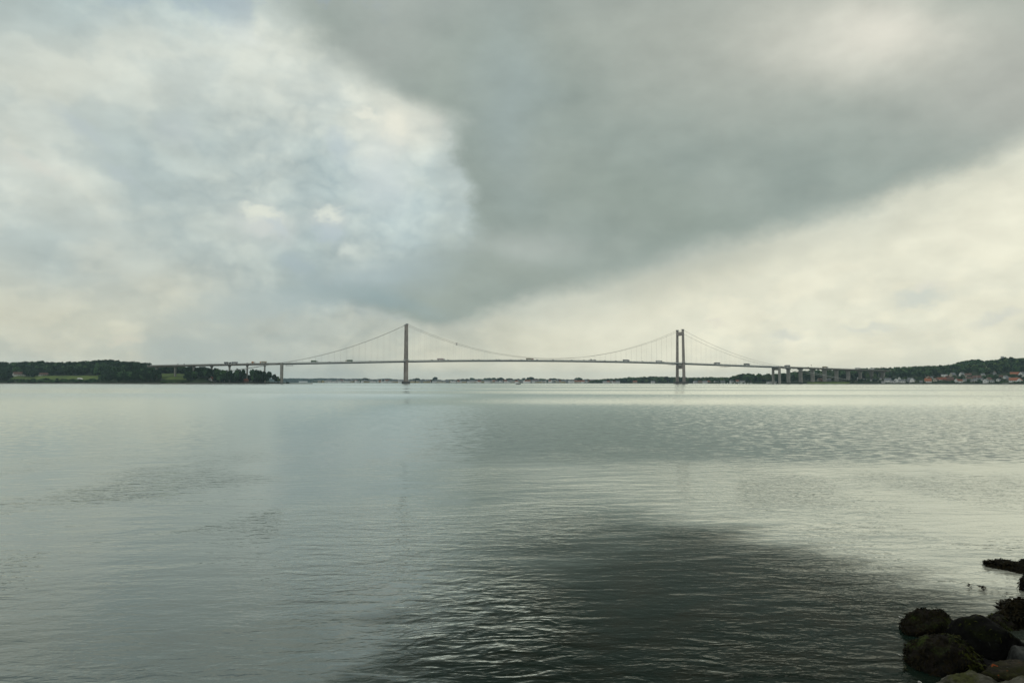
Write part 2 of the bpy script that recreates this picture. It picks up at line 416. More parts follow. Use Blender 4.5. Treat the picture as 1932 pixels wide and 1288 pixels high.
# ------------------------------------------------------------------ mesh builder
class MB:
    def __init__(s): s.v = []; s.f = []; s.mi = []
    def add(s, vs, fs, mi=0):
        o = len(s.v); s.v += [tuple(p) for p in vs]
        s.f += [tuple(i + o for i in f) for f in fs]; s.mi += [mi] * len(fs)
    def box(s, c, d, rz=0.0, taper=(1, 1), mi=0, shift=(0, 0)):
        x, y, z = d[0] / 2, d[1] / 2, d[2] / 2
        cz, sz = math.cos(rz), math.sin(rz); vs = []
        for k, (tx, ty) in ((-1, (1, 1)), (1, taper)):
            for sx, sy in ((-1, -1), (1, -1), (1, 1), (-1, 1)):
                px, py = sx * x * tx, sy * y * ty
                if k == 1: px += shift[0]; py += shift[1]
                vs.append((c[0] + px * cz - py * sz, c[1] + px * sz + py * cz, c[2] + k * z))
        s.add(vs, [(3, 2, 1, 0), (4, 5, 6, 7), (0, 1, 5, 4), (1, 2, 6, 5), (2, 3, 7, 6), (3, 0, 4, 7)], mi)
    def tube(s, pts, r, n=6, r2=None, cap=True, mi=0):
        pts = [Vector(p) for p in pts]; rings = []
        for i, p in enumerate(pts):
            t = (pts[min(i + 1, len(pts) - 1)] - pts[max(i - 1, 0)]).normalized()
            a = t.cross(Vector((0, 0, 1)))
            if a.length < 1e-4: a = Vector((1, 0, 0))
            a.normalize(); b = t.cross(a)
            rr = r if r2 is None else r + (r2 - r) * i / (len(pts) - 1)
            rings.append([p + (a * math.cos(k * 2 * math.pi / n) + b * math.sin(k * 2 * math.pi / n)) * rr for k in range(n)])
        vs = [q for g in rings for q in g]; fs = []
        for i in range(len(rings) - 1):
            for k in range(n):
                k2 = (k + 1) % n
                fs.append((i * n + k, i * n + k2, (i + 1) * n + k2, (i + 1) * n + k))
        if cap:
            fs.append(tuple(range(n))[::-1]); fs.append(tuple((len(rings) - 1) * n + k for k in range(n)))
        s.add(vs, fs, mi)
    def sweep(s, rings, mi=0, cap=True, close=True):
        n = len(rings[0]); vs = [q for g in rings for q in g]; fs = []
        for i in range(len(rings) - 1):
            for k in range(n if close else n - 1):
                k2 = (k + 1) % n
                fs.append((i * n + k, i * n + k2, (i + 1) * n + k2, (i + 1) * n + k))
        if cap:
            fs.append(tuple(range(n))[::-1]); fs.append(tuple((len(rings) - 1) * n + k for k in range(n)))
        s.add(vs, fs, mi)
    def mesh(s, name, mats, smooth=False):
        me = bpy.data.meshes.new(name)
        me.from_pydata(s.v, [], s.f)
        for m_ in (mats if isinstance(mats, (list, tuple)) else [mats]): me.materials.append(m_)
        if any(s.mi): me.polygons.foreach_set('material_index', s.mi)
        if smooth: me.polygons.foreach_set('use_smooth', [True] * len(me.polygons))
        me.update()
        return me
    def build(s, name, mats, parent=None, smooth=False, loc=None):
        o = bpy.data.objects.new(name, s.mesh(name, mats, smooth)); COL.objects.link(o)
        if parent: o.parent = parent
        if loc is not None: o.location = loc
        return o
def tag(o, label=None, cat=None, group=None, kind=None):
    if label: o['label'] = label
    if cat: o['category'] = cat
    if group: o['group'] = group
    if kind: o['kind'] = kind
    return o
def empty(name, loc=(0, 0, 0), rz=0.0):
    o = bpy.data.objects.new(name, None); COL.objects.link(o)
    o.location = loc; o.rotation_euler = (0, 0, rz); o.empty_display_size = 1
    return o
def use(name, me, parent=None, loc=None):
    o = bpy.data.objects.new(name, me); COL.objects.link(o)
    if parent: o.parent = parent
    if loc is not None: o.location = loc
    return o
def ordn(n):
    return f"{n}{'th' if 10 <= n % 100 <= 20 else {1:'st',2:'nd',3:'rd'}.get(n % 10, 'th')}"
def npmesh(name, V, Q, mats, smooth=False):
    me = bpy.data.meshes.new(name)
    V = np.asarray(V, np.float32); Q = np.asarray(Q, np.int32)
    k = Q.shape[1]
    me.vertices.add(len(V)); me.vertices.foreach_set('co', V.ravel())
    me.loops.add(Q.size); me.loops.foreach_set('vertex_index', Q.ravel())
    me.polygons.add(len(Q)); me.polygons.foreach_set('loop_start', np.arange(0, Q.size, k, dtype=np.int32))
    if smooth: me.polygons.foreach_set('use_smooth', np.ones(len(Q), bool))
    for m_ in (mats if isinstance(mats, (list, tuple)) else [mats]): me.materials.append(m_)
    me.update(calc_edges=True); me.validate()
    return me

# ------------------------------------------------------------------ water
wm = bpy.data.materials.new('strait water'); wm.use_nodes = True
T = NT(wm.node_tree)
for nd in list(T.n): T.n.remove(nd)
g = T.new('ShaderNodeNewGeometry')
pos = g.outputs['Position']
X, Y, Z = T.sep(pos)
dist = T.vm('LENGTH', pos)
# wind patches
pn = T.noise(T.xyz(T.m('MULTIPLY', X, .010), T.m('MULTIPLY', Y, .030), 2.0), 1.0, 3.0, .5)
pn2 = T.noise(T.xyz(T.m('MULTIPLY', X, .0015), T.m('MULTIPLY', Y, .010), 5.0), 1.0, 4.0, .6)
edge = T.m('MULTIPLY_ADD', T.m('SUBTRACT', pn, .5), 26.0, Y)
band = T.m('MULTIPLY', T.mr(edge, 24.0, 30.0), T.mr(edge, 120.0, 70.0))
band = T.m('MULTIPLY', band, T.mr(T.m('MULTIPLY_ADD', Y, .12, X), -10.0, 6.0))
far_r = T.m('MULTIPLY', T.mr(pn2, .47, .56), T.mr(Y, 110.0, 200.0))
ruf = T.m('MAXIMUM', band, far_r)
# near ripples as a height field in metres
def wv(px_, py_, z, sc, det, ro, di=0.0):
    return T.noise(T.xyz(T.m('MULTIPLY', X, px_), T.m('MULTIPLY', Y, py_), z), sc, det, ro, di)
ca, sa = math.cos(R(12)), math.sin(R(12))
xr = T.m('ADD', T.m('MULTIPLY', X, ca), T.m('MULTIPLY', Y, sa))
yr = T.m('SUBTRACT', T.m('MULTIPLY', Y, ca), T.m('MULTIPLY', X, sa))
h1 = T.noise(T.xyz(T.m('MULTIPLY', xr, .35), T.m('MULTIPLY', yr, .95), 0.0), 1.0, 2.0, .45, .3)
h2 = T.noise(T.xyz(T.m('MULTIPLY', X, 1.6), T.m('MULTIPLY', Y, 3.9), 4.0), 1.0, 3.0, .5, .5)
h3 = T.noise(T.xyz(T.m('MULTIPLY', xr, 7.0), T.m('MULTIPLY', yr, 11.0), 8.0), 1.0, 2.0, .5, .4)
near_patch = T.noise(T.xyz(T.m('MULTIPLY', X, .22), T.m('MULTIPLY', Y, .16), 12.0), 1.0, 2.0, .5)
np_ = T.mr(near_patch, .40, .66, .30, 1.0)
swirl = T.mr(T.vm('DISTANCE', T.xyz(X, T.m('MULTIPLY', Y, .45), 0.0), (-.35, 4.2, 0.0)), 1.7, .4)
np_ = T.m('MULTIPLY_ADD', swirl, .9, np_)
hs = T.m('MULTIPLY', h1, .036)
hs = T.m('MULTIPLY_ADD', h2, T.m('MULTIPLY', np_, .042), hs)
hs = T.m('MULTIPLY_ADD', h3, T.m('MULTIPLY', np_, .012), hs)
h4 = T.noise(T.xyz(T.m('MULTIPLY', xr, 1.9), T.m('MULTIPLY', yr, 3.3), 17.0), 1.0, 2.0, .4, 1.3)
hs = T.m('MULTIPLY_ADD', h4, T.m('MULTIPLY', swirl, .060), hs)
# far facets: slopes straight from noise, so they do not fade with distance
sn = T.vm('SUBTRACT', T.noise(T.xyz(T.m('MULTIPLY', X, 1.3), T.m('MULTIPLY', Y, 2.6), 1.0), 1.0, 3.0, .65, 0.2, True), (.5, .5, .5))
sn2 = T.vm('SUBTRACT', T.noise(T.xyz(T.m('MULTIPLY', X, .95), T.m('MULTIPLY', Y, .85), 3.0), 1.0, 3.0, .7, 0.3, True), (.5, .5, .5))
sn = T.vm('ADD', sn, T.vm('SCALE', sn2, scale=T.m('MULTIPLY', T.mr(dist, 25.0, 60.0, .3, 1.0), .6)))
samp = T.m('MULTIPLY', T.mr(dist, 14.0, 40.0), T.m('ADD', T.m('MULTIPLY_ADD', ruf, .52, .12), T.mr(dist, 60.0, 260.0, 0.0, .10)))
sv3 = T.vm('SCALE', sn, scale=samp)
sx_, sy_, _z = T.sep(sv3)
# wavelets in the open strait mostly show their near flanks: a small lean towards the bank
lean = T.m('MULTIPLY', T.mr(dist, 8.0, 32.0), T.m('MULTIPLY_ADD', ruf, .034, .026))
sy2 = T.m('SUBTRACT', T.m('MULTIPLY', T.m('ABSOLUTE', sy_), -.9), lean)
sy3 = T.mix(T.mr(dist, 8.0, 32.0), T.xyz(sy_, 0.0, 0.0), T.xyz(sy2, 0.0, 0.0))
nrm = T.vm('NORMALIZE', T.xyz(T.m('MULTIPLY', sx_, T.mr(dist, 15.0, 60.0, -1.2, -2.0)), T.m('MULTIPLY', T.sep(sy3)[0], 1.0), 1.0))
bmp = T.new('ShaderNodeBump'); bmp.inputs['Distance'].default_value = 1.0
T.put(bmp.inputs['Strength'], T.mr(dist, 13.0, 48.0, 1.0, 0.10))
T.put(bmp.inputs['Height'], hs); T.put(bmp.inputs['Normal'], nrm)
N = bmp.outputs[0]
fr = T.new('ShaderNodeFresnel'); fr.inputs['IOR'].default_value = 1.36; 
far_n = T.mr(dist, 18.0, 110.0, 0.0, .85)
fn = T.vm('NORMALIZE', T.vm('ADD', T.vm('SCALE', N, scale=T.m('SUBTRACT', 1.0, far_n)), T.vm('SCALE', g.outputs['True Normal'], scale=far_n)))
T.put(fr.inputs['Normal'], fn)
# sky reflections painted into the body colour, brown stony bottom by the bank
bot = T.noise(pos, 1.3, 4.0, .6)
dark_col = T.mix(T.mr(bot, .4, .65), (.006, .014, .010, 1), (.013, .016, .010, 1))
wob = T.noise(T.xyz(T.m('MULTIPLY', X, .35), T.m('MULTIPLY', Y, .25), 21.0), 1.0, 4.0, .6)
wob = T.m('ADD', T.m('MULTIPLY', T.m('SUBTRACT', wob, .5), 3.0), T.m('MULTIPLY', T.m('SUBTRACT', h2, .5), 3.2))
# painted reflection of the dark cloud: its west, north and east limits
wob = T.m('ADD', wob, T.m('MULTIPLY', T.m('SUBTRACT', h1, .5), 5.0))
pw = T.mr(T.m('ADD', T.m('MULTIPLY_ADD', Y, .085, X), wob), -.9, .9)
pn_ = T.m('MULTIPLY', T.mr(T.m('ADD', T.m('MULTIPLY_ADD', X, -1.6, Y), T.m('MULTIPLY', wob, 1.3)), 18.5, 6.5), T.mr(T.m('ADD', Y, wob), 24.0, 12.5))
dark_refl = T.m('MULTIPLY', pw, pn_)
water_col = T.mix(T.mr(X, -3.0, 6.0), (.010, .026, .020, 1), (.030, .042, .032, 1))
water_col = T.mix(T.mr(Y, 9.0, 24.0), water_col, (.060, .082, .072, 1))  # lightened farther out in place of sky reflection
bright_refl = T.mr(T.m('ADD', T.m('ADD', T.m('MULTIPLY_ADD', Y, .4, X), T.m('MULTIPLY', wob, .5)), -10.1), -1.2, 2.0)  # bright sky's reflection painted as a pale area
bright_refl = T.m('MULTIPLY', bright_refl, T.mr(Y, 34.0, 16.0))
water_col = T.mix(bright_refl, water_col, (.40, .40, .33, 1))
dark_refl = T.m('MULTIPLY', dark_refl, T.m('SUBTRACT', 1.0, bright_refl))
body = T.mix(dark_refl, water_col, dark_col)
fac = T.m('POWER', fr.outputs[0], T.m('ADD', T.m('MULTIPLY_ADD', dark_refl, .9, .60), T.mr(Y, 14.0, 7.0, 0.0, .12)))  # reflectance cut too within the painted dark reflection and close in
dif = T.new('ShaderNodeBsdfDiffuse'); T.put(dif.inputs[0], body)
glo = T.new('ShaderNodeBsdfGlossy'); glo.inputs[0].default_value = (.955, .985, .955, 1); T.put(glo.inputs['Roughness'], T.mr(dist, 30.0, 400.0, .03, .07))
T.put(glo.inputs['Normal'], N)
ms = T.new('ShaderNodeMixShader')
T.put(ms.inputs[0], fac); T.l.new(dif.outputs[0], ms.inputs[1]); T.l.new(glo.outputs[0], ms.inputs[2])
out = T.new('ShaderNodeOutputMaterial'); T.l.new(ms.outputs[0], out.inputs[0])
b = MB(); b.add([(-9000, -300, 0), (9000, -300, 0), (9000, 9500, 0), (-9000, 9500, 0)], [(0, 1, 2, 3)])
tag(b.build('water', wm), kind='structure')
b = MB(); b.add([(-9100, -350, -6), (9100, -350, -6), (9100, 9600, -6), (-9100, 9600, -6)], [(0, 1, 2, 3)])
tag(b.build('ground', M['shorestone']), kind='structure')

# ------------------------------------------------------------------ land
def interp(tab, x):
    if x <= tab[0][0]: return tab[0][1]
    for (a, va), (b_, vb) in zip(tab, tab[1:]):
        if x <= b_:
            return va + (vb - va) * (x - a) / (b_ - a)
    return tab[-1][1]
def sm(a, b_, x):
    t = min(1, max(0, (x - a) / (b_ - a))); return t * t * (3 - 2 * t)
SKY_L = [(-760,716),(-600,706),(-400,694),(-200,687),(-80,684),(0,683),(30,683),(60,681.5),(70,680.5),(80,681),(88,683),(110,683),(140,682),(170,680),(200,679),(212,678),(222,680),(232,682),(262,682.5),(275,685),(284,690),(300,690.5),(350,691),(395,692.5),(397,697),(405,694.5),(415,697.5),(430,698.5),(447,698.5),(452,695),(457,695),(462,698),(474,697),(481,695),(487,696.5),(495,700),(506,700.5),(515,703.5),(522,709),(530,713.5),(534,717),(560,720),(600,722)]
SKY_R = [(1340,713.5),(1375,713),(1385,709),(1395,706),(1405,704),(1415,704.5),(1425,706),(1445,706),(1460,705.5),(1475,704),(1490,702),(1500,701),(1512,699.5),(1525,698.5),(1545,697.5),(1580,697.5),(1600,697),(1612,696),(1625,695),(1640,693.5),(1652,694),(1660,695),(1672,693),(1694,692),(1720,691),(1740,690),(1760,690.5),(1775,688.5),(1787,689),(1800,686),(1815,681.5),(1830,678.5),(1845,677),(1856,681),(1870,679),(1888,678),(1897,673.5),(1910,673.5),(1918,676.5),(1932,675),(2000,671),(2080,668),(2250,670),(2400,682),(2550,700),(2650,712)]
SKY_M = [(600,718),(640,716.5),(660,715.5),(680,715),(690,713.2),(698,715.3),(720,716),(740,715.5),(775,715.5),(787,713.2),(800,715),(812,716),(821,711.5),(829,716),(850,715.5),(865,715),(880,714.2),(890,712.7),(900,715),(910,713.5),(928,712.3),(935,713.2),(945,712.2),(952,715),(960,713.2),(970,715),(980,714),(990,712.5),(1000,711.3),(1006,711.5),(1012,714),(1030,714.2),(1045,713.2),(1060,715),(1080,715.5),(1092,712.2),(1100,715),(1130,715.7),(1150,714.5)]
SKY_N = [(1120,717),(1140,714.3),(1160,714),(1175,713),(1185,711.2),(1200,711.8),(1225,709.8),(1245,710),(1256,710),(1270,711),(1290,711),(1310,712),(1340,711),(1360,711.5),(1400,711),(1430,712)]
SH_L = [(-760,1900),(-400,1720),(-120,1560),(0,1500),(150,1420),(280,1330),(400,1330),(480,1365),(532,1412),(560,1432),(600,1450)]
SH_R = [(1330,2050),(1375,1960),(1460,1690),(1500,1668),(1640,1620),(1932,1500),(2100,1440),(2650,1380)]
SH_M = [(500,3400),(640,3350),(900,3250),(1100,3000),(1160,2900)]
SH_N = [(1110,2650),(1200,2560),(1345,2350),(1440,2200)]
SH_F = [(480,6200),(760,6000)]
def zt(px, py, D): return at(px, py, D).z
def gl(px, d):
    k = interp([(-760, .25), (-400, .8), (-100, 1), (265, 1), (300, .60), (395, .52), (410, .30), (490, .24), (515, .1), (535, .06), (600, .03)], px)
    h = 1.6 * sm(0, 10, d) + k * (6 * sm(10, 60, d) + 9 * sm(55, 130, d) + 17 * sm(125, 340, d))
    h += 9 * sm(14, 56, d) * sm(283, 300, px) * (1 - sm(385, 402, px))
    return h + .5 * math.sin(px * .21 + d * .05) * sm(5, 60, d) * k
def gr(px, d):
    top = zt(px, interp(SKY_R, px), interp(SH_R, px) + 420) - 17
    return 1.6 * sm(0, 8, d) + 3 * sm(10, 60, d) + max(0, top - 5) * (0.42 * sm(40, 210, d) + 0.58 * sm(180, 430, d))
def gm(px, d): return 1.5 * sm(0, 15, d) + 8 * sm(20, 260, d)
def gn(px, d): return 1.5 * sm(0, 15, d) + 9 * sm(30, 260, d)
def gf(px, d): return 2 * sm(0, 30, d) + 14 * sm(50, 600, d)
def land(name, sh, gfun, x0, x1, depth, nx, nd, mats, matfun):
    V = []; Fq = []; mi = []
    cols = [x0 + (x1 - x0) * i / nx for i in range(nx + 1)]
    for px in cols:
        D0 = interp(sh, px) + 5 * math.sin(px * .13) + 3 * math.sin(px * .37)
        for j in range(nd + 1):
            s = (j / nd) ** 1.6
            d = -6 + (depth(px) + 6) * s
            D = D0 + d
            z = gfun(px, d) if d > 0 else d * .25
            V.append((Xof(px, D), D, z))
    for i in range(nx):
        for j in range(nd):
            a = i * (nd + 1) + j
            Fq.append((a, a + nd + 1, a + nd + 2, a + 1))
            s = ((j + .5) / nd) ** 1.6
            mi.append(matfun(cols[i], -6 + (depth(cols[i]) + 6) * s))
    me = npmesh(name, V, Fq, mats, True)
    me.polygons.foreach_set('material_index', mi)
    o = use(name, me); return tag(o, kind='structure')
def mf_l(px, d):
    if d < 11: return 2
    if 18 < px < 185 and 62 < d < 128: return 0
    if 300 < px < 352 and 30 < d < 150: return 0
    if px > 535: return 0
    return 1
def mf_r(px, d):
    if d < 6: return 2
    if 1520 < px < 1600 and d < 60: return 0
    return 1
land('terrain', SH_L, gl, -760, 590, lambda p: interp([(-760, 600), (400, 560), (500, 260), (540, 60), (590, 12)], p), 180, 26, [M['grass'], M['scrub'], M['shorestone']], mf_l)
land('terrain', SH_R, gr, 1335, 2650, lambda p: 620, 280, 26, [M['grass'], M['scrub'], M['shorestone']], mf_r)
land('terrain', SH_M, gm, 590, 1160, lambda p: 500, 80, 10, [M['grass'], M['scrub'], M['shorestone']], lambda p, d: 2 if d < 8 else 1)
land('terrain', SH_N, gn, 1112, 1440, lambda p: 500, 60, 10, [M['grass'], M['scrub'], M['shorestone']], lambda p, d: 2 if d < 8 else 1)
land('terrain', SH_F, gf, 480, 760, lambda p: 1500, 40, 10, [M['grass'], M['scrub'], M['shorestone']], lambda p, d: 1)

# ------------------------------------------------------------------ trees
def ico(sub=1):
    bm = bmesh.new(); bmesh.ops.create_icosphere(bm, subdivisions=sub, radius=1)
    V = np.array([v.co[:] for v in bm.verts]); Fc = np.array([[v.index for v in f.verts] for f in bm.faces])
    bm.free(); return V, Fc
ICO1 = ico(1); ICO2 = ico(2)
def crown_arrays(h, w, nq, q, seed, conifer=False, core=True):
    """quads (N,4,3) of leaf clumps for a crown of height h, width w, bottom at z=0"""
    r_ = np.random.default_rng(seed)
    pts = []
    if conifer:
        n = nq
        t = r_.random(n) ** 1.1
        a = r_.random(n) * 6.283
        rad = (w / 2) * (1 - t) * (0.75 + 0.35 * r_.random(n)) * (0.85 + 0.25 * np.sin(t * 40))
        P = np.stack([rad * np.cos(a), rad * np.sin(a), t * h], 1)
        lumps = None
    else:
        nl = 11
        cs = []
        for i in range(nl):
            a = r_.random() * 6.283; rr = (w * .5) * (0.15 + .48 * math.sqrt(r_.random()))
            z = h * (0.28 + 0.46 * r_.random()); rad = min(w, h) * (0.20 + .12 * r_.random())
            if i == 0: rr = 0; z = h * .70; rad = min(w, h) * .30
            cs.append((rr * math.cos(a), rr * math.sin(a), z, rad))
        lumps = cs
        P = []
        for i in range(nq):
            c = cs[r_.integers(nl)]
            v = r_.normal(size=3); v /= np.linalg.norm(v)
            v[2] = v[2] * .85 + .12
            P.append(np.array(c[:3]) + v * c[3] * (0.84 + .17 * r_.random()))
        P = np.array(P)
        P[:, 2] = np.clip(P[:, 2], h * .04, h)
    n = len(P)
    a1 = r_.normal(size=(n, 3)); a1 /= np.linalg.norm(a1, axis=1)[:, None]
    a2 = np.cross(a1, r_.normal(size=(n, 3))); a2 /= np.linalg.norm(a2, axis=1)[:, None]
    s = (q * (0.6 + .7 * r_.random(n)))[:, None] * .5
    Q = np.stack([P - a1 * s - a2 * s * .7, P + a1 * s - a2 * s * .5, P + a1 * s * .8 + a2 * s, P - a1 * s * .7 + a2 * s * .8], 1)
    return Q, lumps
def crown_mesh(name, h, w, nq, q, seed, m, conifer=False):
    Q, lumps = crown_arrays(h, w, nq, q, seed, conifer)
    V = Q.reshape(-1, 3); Fq = np.arange(len(V)).reshape(-1, 4)
    if lumps:                                   # inner foliage mass that closes the crown
        vs = [V]; fs = [Fq]; o = len(V)
        for (x, y, z, r_) in lumps:
            k = ICO1[0] * r_ * .80 + np.array([x, y, z])
            vs.append(k); f3 = ICO1[1] + o
            fs.append(np.concatenate([f3, f3[:, 2:3]], 1)); o += len(k)
        V = np.concatenate(vs)
        tri = np.concatenate(fs[1:])
        me = bpy.data.meshes.new(name)
        me.from_pydata(V.tolist(), [], fs[0].tolist() + tri[:, :3].tolist())
        me.materials.append(m); me.update(); return me
    return npmesh(name, V, Fq, m)
PROTO = []
for i in range(9):                              # unit: crown 14 m high, 13 m wide
    PROTO.append(crown_mesh('crown', 14, 13 + (i % 3), 520, 1.7, 100 + i, [M['leaf_a'], M['leaf_b'], M['leaf_c']][i % 3]))
FIR = [crown_mesh('crown', 16, 6, 420, 1.0, 200, M['leaf_a'], True), crown_mesh('crown', 16, 6, 420, 1.0, 201, M['leaf_b'], True)]
def trunk_mesh():
    b = MB(); b.tube([(0, 0, -1.5), (0.1, 0, 3), (0, .15, 8)], .45, 7, .18)
    b.tube([(0.05, 0, 3.6), (1.6, .5, 7)], .16, 5, .06); b.tube([(0.05, 0, 4.0), (-1.4, -.7, 7.4)], .15, 5, .06)
    return b.mesh('trunk', M['bark'])
TRUNK = trunk_mesh()
def tree(loc, H, Wd, kinds, label, group, name='tree', fir=False, cat='tree'):
    """H total height; crown starts low"""
    t = empty(name, loc, random.random() * 6.28)
    tag(t, label, cat, group)
    k = random.choice(kinds)
    if fir:
        c = use('crown', FIR[k % 2], t, (0, 0, H * .06)); c.scale = (Wd / 6, Wd / 6, H * .94 / 16)
    else:
        c = use('crown', PROTO[k], t, (0, 0, H * .12)); c.scale = (Wd / 13, Wd / 13, H * .90 / 14)
    tr = use('trunk', TRUNK, t); tr.scale = (H / 16,) * 3
    return t
def ground_at_y(px, y, sh, gfun, dmax=430):
    """distance behind the shoreline whose ground is seen at photo height y"""
    D0 = interp(sh, px)
    d = 12.0
    while d < dmax:
        if at(px, y, D0 + d).z <= gfun(px, d): return d
        d += 3
    return dmax
DARK = [0, 3, 6, 0, 3, 6, 1, 4]; MID = [0, 1, 2, 3, 4, 5, 6, 7, 8, 1, 4, 7]; LIGHT = [1, 4, 7, 2, 5, 8]

def row(x0, x1, step, dd, sh, gfun, top, wid, kinds, label, group, jit=.6, yoff=(0, 0)):
    """a row of individual trees; top is a skyline table or a height in metres"""
    px = x0; n = 0; res = []
    while px <= x1:
        p = px + random.uniform(-.3, .3) * step
        d = dd(p) if callable(dd) else dd + random.uniform(-12, 12)
        D = interp(sh, p) + d; gz = gfun(p, d) - .4
        if isinstance(top, list):
            H = zt(p, interp(top, p) + random.uniform(-jit, jit * .6) + random.uniform(*yoff), D) - gz
        else: H = top * random.uniform(.8, 1.15)
        if H > 3.5:
            n += 1
            res.append((p, D, gz, min(H, 26), wid * random.uniform(.85, 1.2)))
        px += step * random.uniform(.75, 1.25)
    for i, (p, D, gz, H, w_) in enumerate(res):
        if H >= 26: gz = gz + 0
        tree((Xof(p, D), D, gz), H, w_, kinds, label(i + 1, len(res)), group)
    return res

# left bank wood
row(-6, 283, 9.5, 335, SH_L, gl, SKY_L, 19, DARK, lambda i, n: f"dark leafy tree on the skyline of the left bank wood, {ordn(i)} from the left edge", 'skyline trees of the left bank wood', .5)
row(190, 284, 10.5, 34, SH_L, gl, 13, 11, DARK, lambda i, n: f"dark tree low by the water under the left wood, {ordn(i)} right of the boat cover", 'waterside trees of the left bank')
row(-4, 19, 8, 60, SH_L, gl, 17, 13, DARK, lambda i, n: f"dark tree at the left edge in front of the farmhouse, {ordn(i)} from left", 'trees beside the farmhouse')
row(50, 68, 8, 100, SH_L, gl, 17, 12, DARK, lambda i, n: f"dark tree between the two brown-roofed farm buildings, {ordn(i)} from left", 'trees beside the farmhouse')
row(288, 394, 10, 262, SH_L, gl, SKY_L, 18, DARK, lambda i, n: f"dark tree behind the left approach piers, {ordn(i)} right of the wood's end", 'trees behind the left approach piers', .6)
row(268, 302, 7, 28, SH_L, gl, 19, 13, DARK, lambda i, n: f"dark tree hiding the left end of the approach, {ordn(i)} left of the bright meadow", 'trees at the end of the left approach')
row(353, 398, 8, 40, SH_L, gl, 15, 12, DARK, lambda i, n: f"green tree before the left approach, {ordn(i)} right of the bright meadow", 'trees in front of the left approach')
row(397, 470, 8.2, 52, SH_L, gl, SKY_L, 12, DARK, lambda i, n: f"dark tree under the left approach behind the white cottages, {ordn(i)} from left", 'trees behind the white cottages', .5)
row(406, 458, 9, 40, SH_L, gl, 12, 9, DARK, lambda i, n: f"dark tree directly above the white cottages, {ordn(i)} from the white gable", 'trees above the white cottages')
row(478, 528, 7, 22, SH_L, gl, SKY_L, 11, DARK, lambda i, n: f"dark tree on the point before the left end pylon, {ordn(i)} from the red cottage", 'trees on the point', .4)
row(541, 549, 7, 8, SH_L, gl, 4, 6, DARK, lambda i, n: f"low dark bush on the spit right of the left end pylon, {ordn(i)}", 'bushes on the spit')
# slender bare-looking tree beside the end pylon
tr = tree((Xof(525.5, 1405), 1405, 1), 13, 4.5, [5], 'thin wispy tree rising alone just left of the left end pylon', None)
for px in (334.8, 346.5):
    D = 1560; z0 = gl(px, 200) - 1
    H = zt(px, 685.5, D) - z0
    tree((Xof(px, D), D, z0), H, 7, [0], 'pointed fir topping the left approach deck, ' + ('left' if px < 340 else 'right') + ' of the two', 'two firs behind the approach', fir=True, name='fir_tree', cat='fir tree')
# right hillside
row(1378, 1960, 8.6, 420, SH_R, gr, SKY_R, 19, MID, lambda i, n: f"green tree on the skyline of the right bank hill, {ordn(i)} from its low left end", 'skyline trees of the right bank hill', .5)
row(1385, 1470, 8, 60, SH_R, gr, 19, 13, MID, lambda i, n: f"green tree behind the marina left of the right end pylon, {ordn(i)} from left", 'trees behind the marina')
row(1478, 1650, 11, 180, SH_R, gr, 15, 13, MID, lambda i, n: f"dark green tree behind the right approach piers, {ordn(i)} right of the end pylon", 'trees behind the right approach piers')
row(1600, 1660, 9, 40, SH_R, gr, 8, 8, DARK, lambda i, n: f"low tree by the water under the right approach end, {ordn(i)} from left", 'low trees under the right approach')
row(1660, 1945, 12, 120, SH_R, gr, 8.5, 9, MID, lambda i, n: f"garden tree among the right shore houses, {ordn(i)} right of the approach end", 'garden trees among the right shore houses')
row(1670, 1945, 11, 235, SH_R, gr, 14, 12, MID, lambda i, n: f"mid-slope tree above the right shore houses, {ordn(i)} right of the approach end", 'mid-slope trees above the right shore houses')
# far town trees and the wood right of it
row(642, 1148, 8.2, 150, SH_M, gm, SKY_M, 22, DARK, lambda i, n: f"hazy tree on the far town's skyline, {ordn(i)} from its left end", 'skyline trees of the far town', .3)
for i, px in enumerate((690, 787, 821, 890, 945, 1003, 1092)):
    D = interp(SH_M, px) + 130; z0 = gm(px, 130)
    tree((Xof(px, D), D, z0), zt(px, interp(SKY_M, px) - .3, D) - z0, 26, DARK,
         f"taller rounded tree standing above the far town roofs, {ordn(i + 1)} from left", 'tall rounded trees of the far town')
row(1126, 1430, 7.6, 120, SH_N, gn, SKY_N, 19, MID, lambda i, n: f"hazy green tree of the wood behind the right tower, {ordn(i)} from left", 'skyline trees behind the right tower', .4)

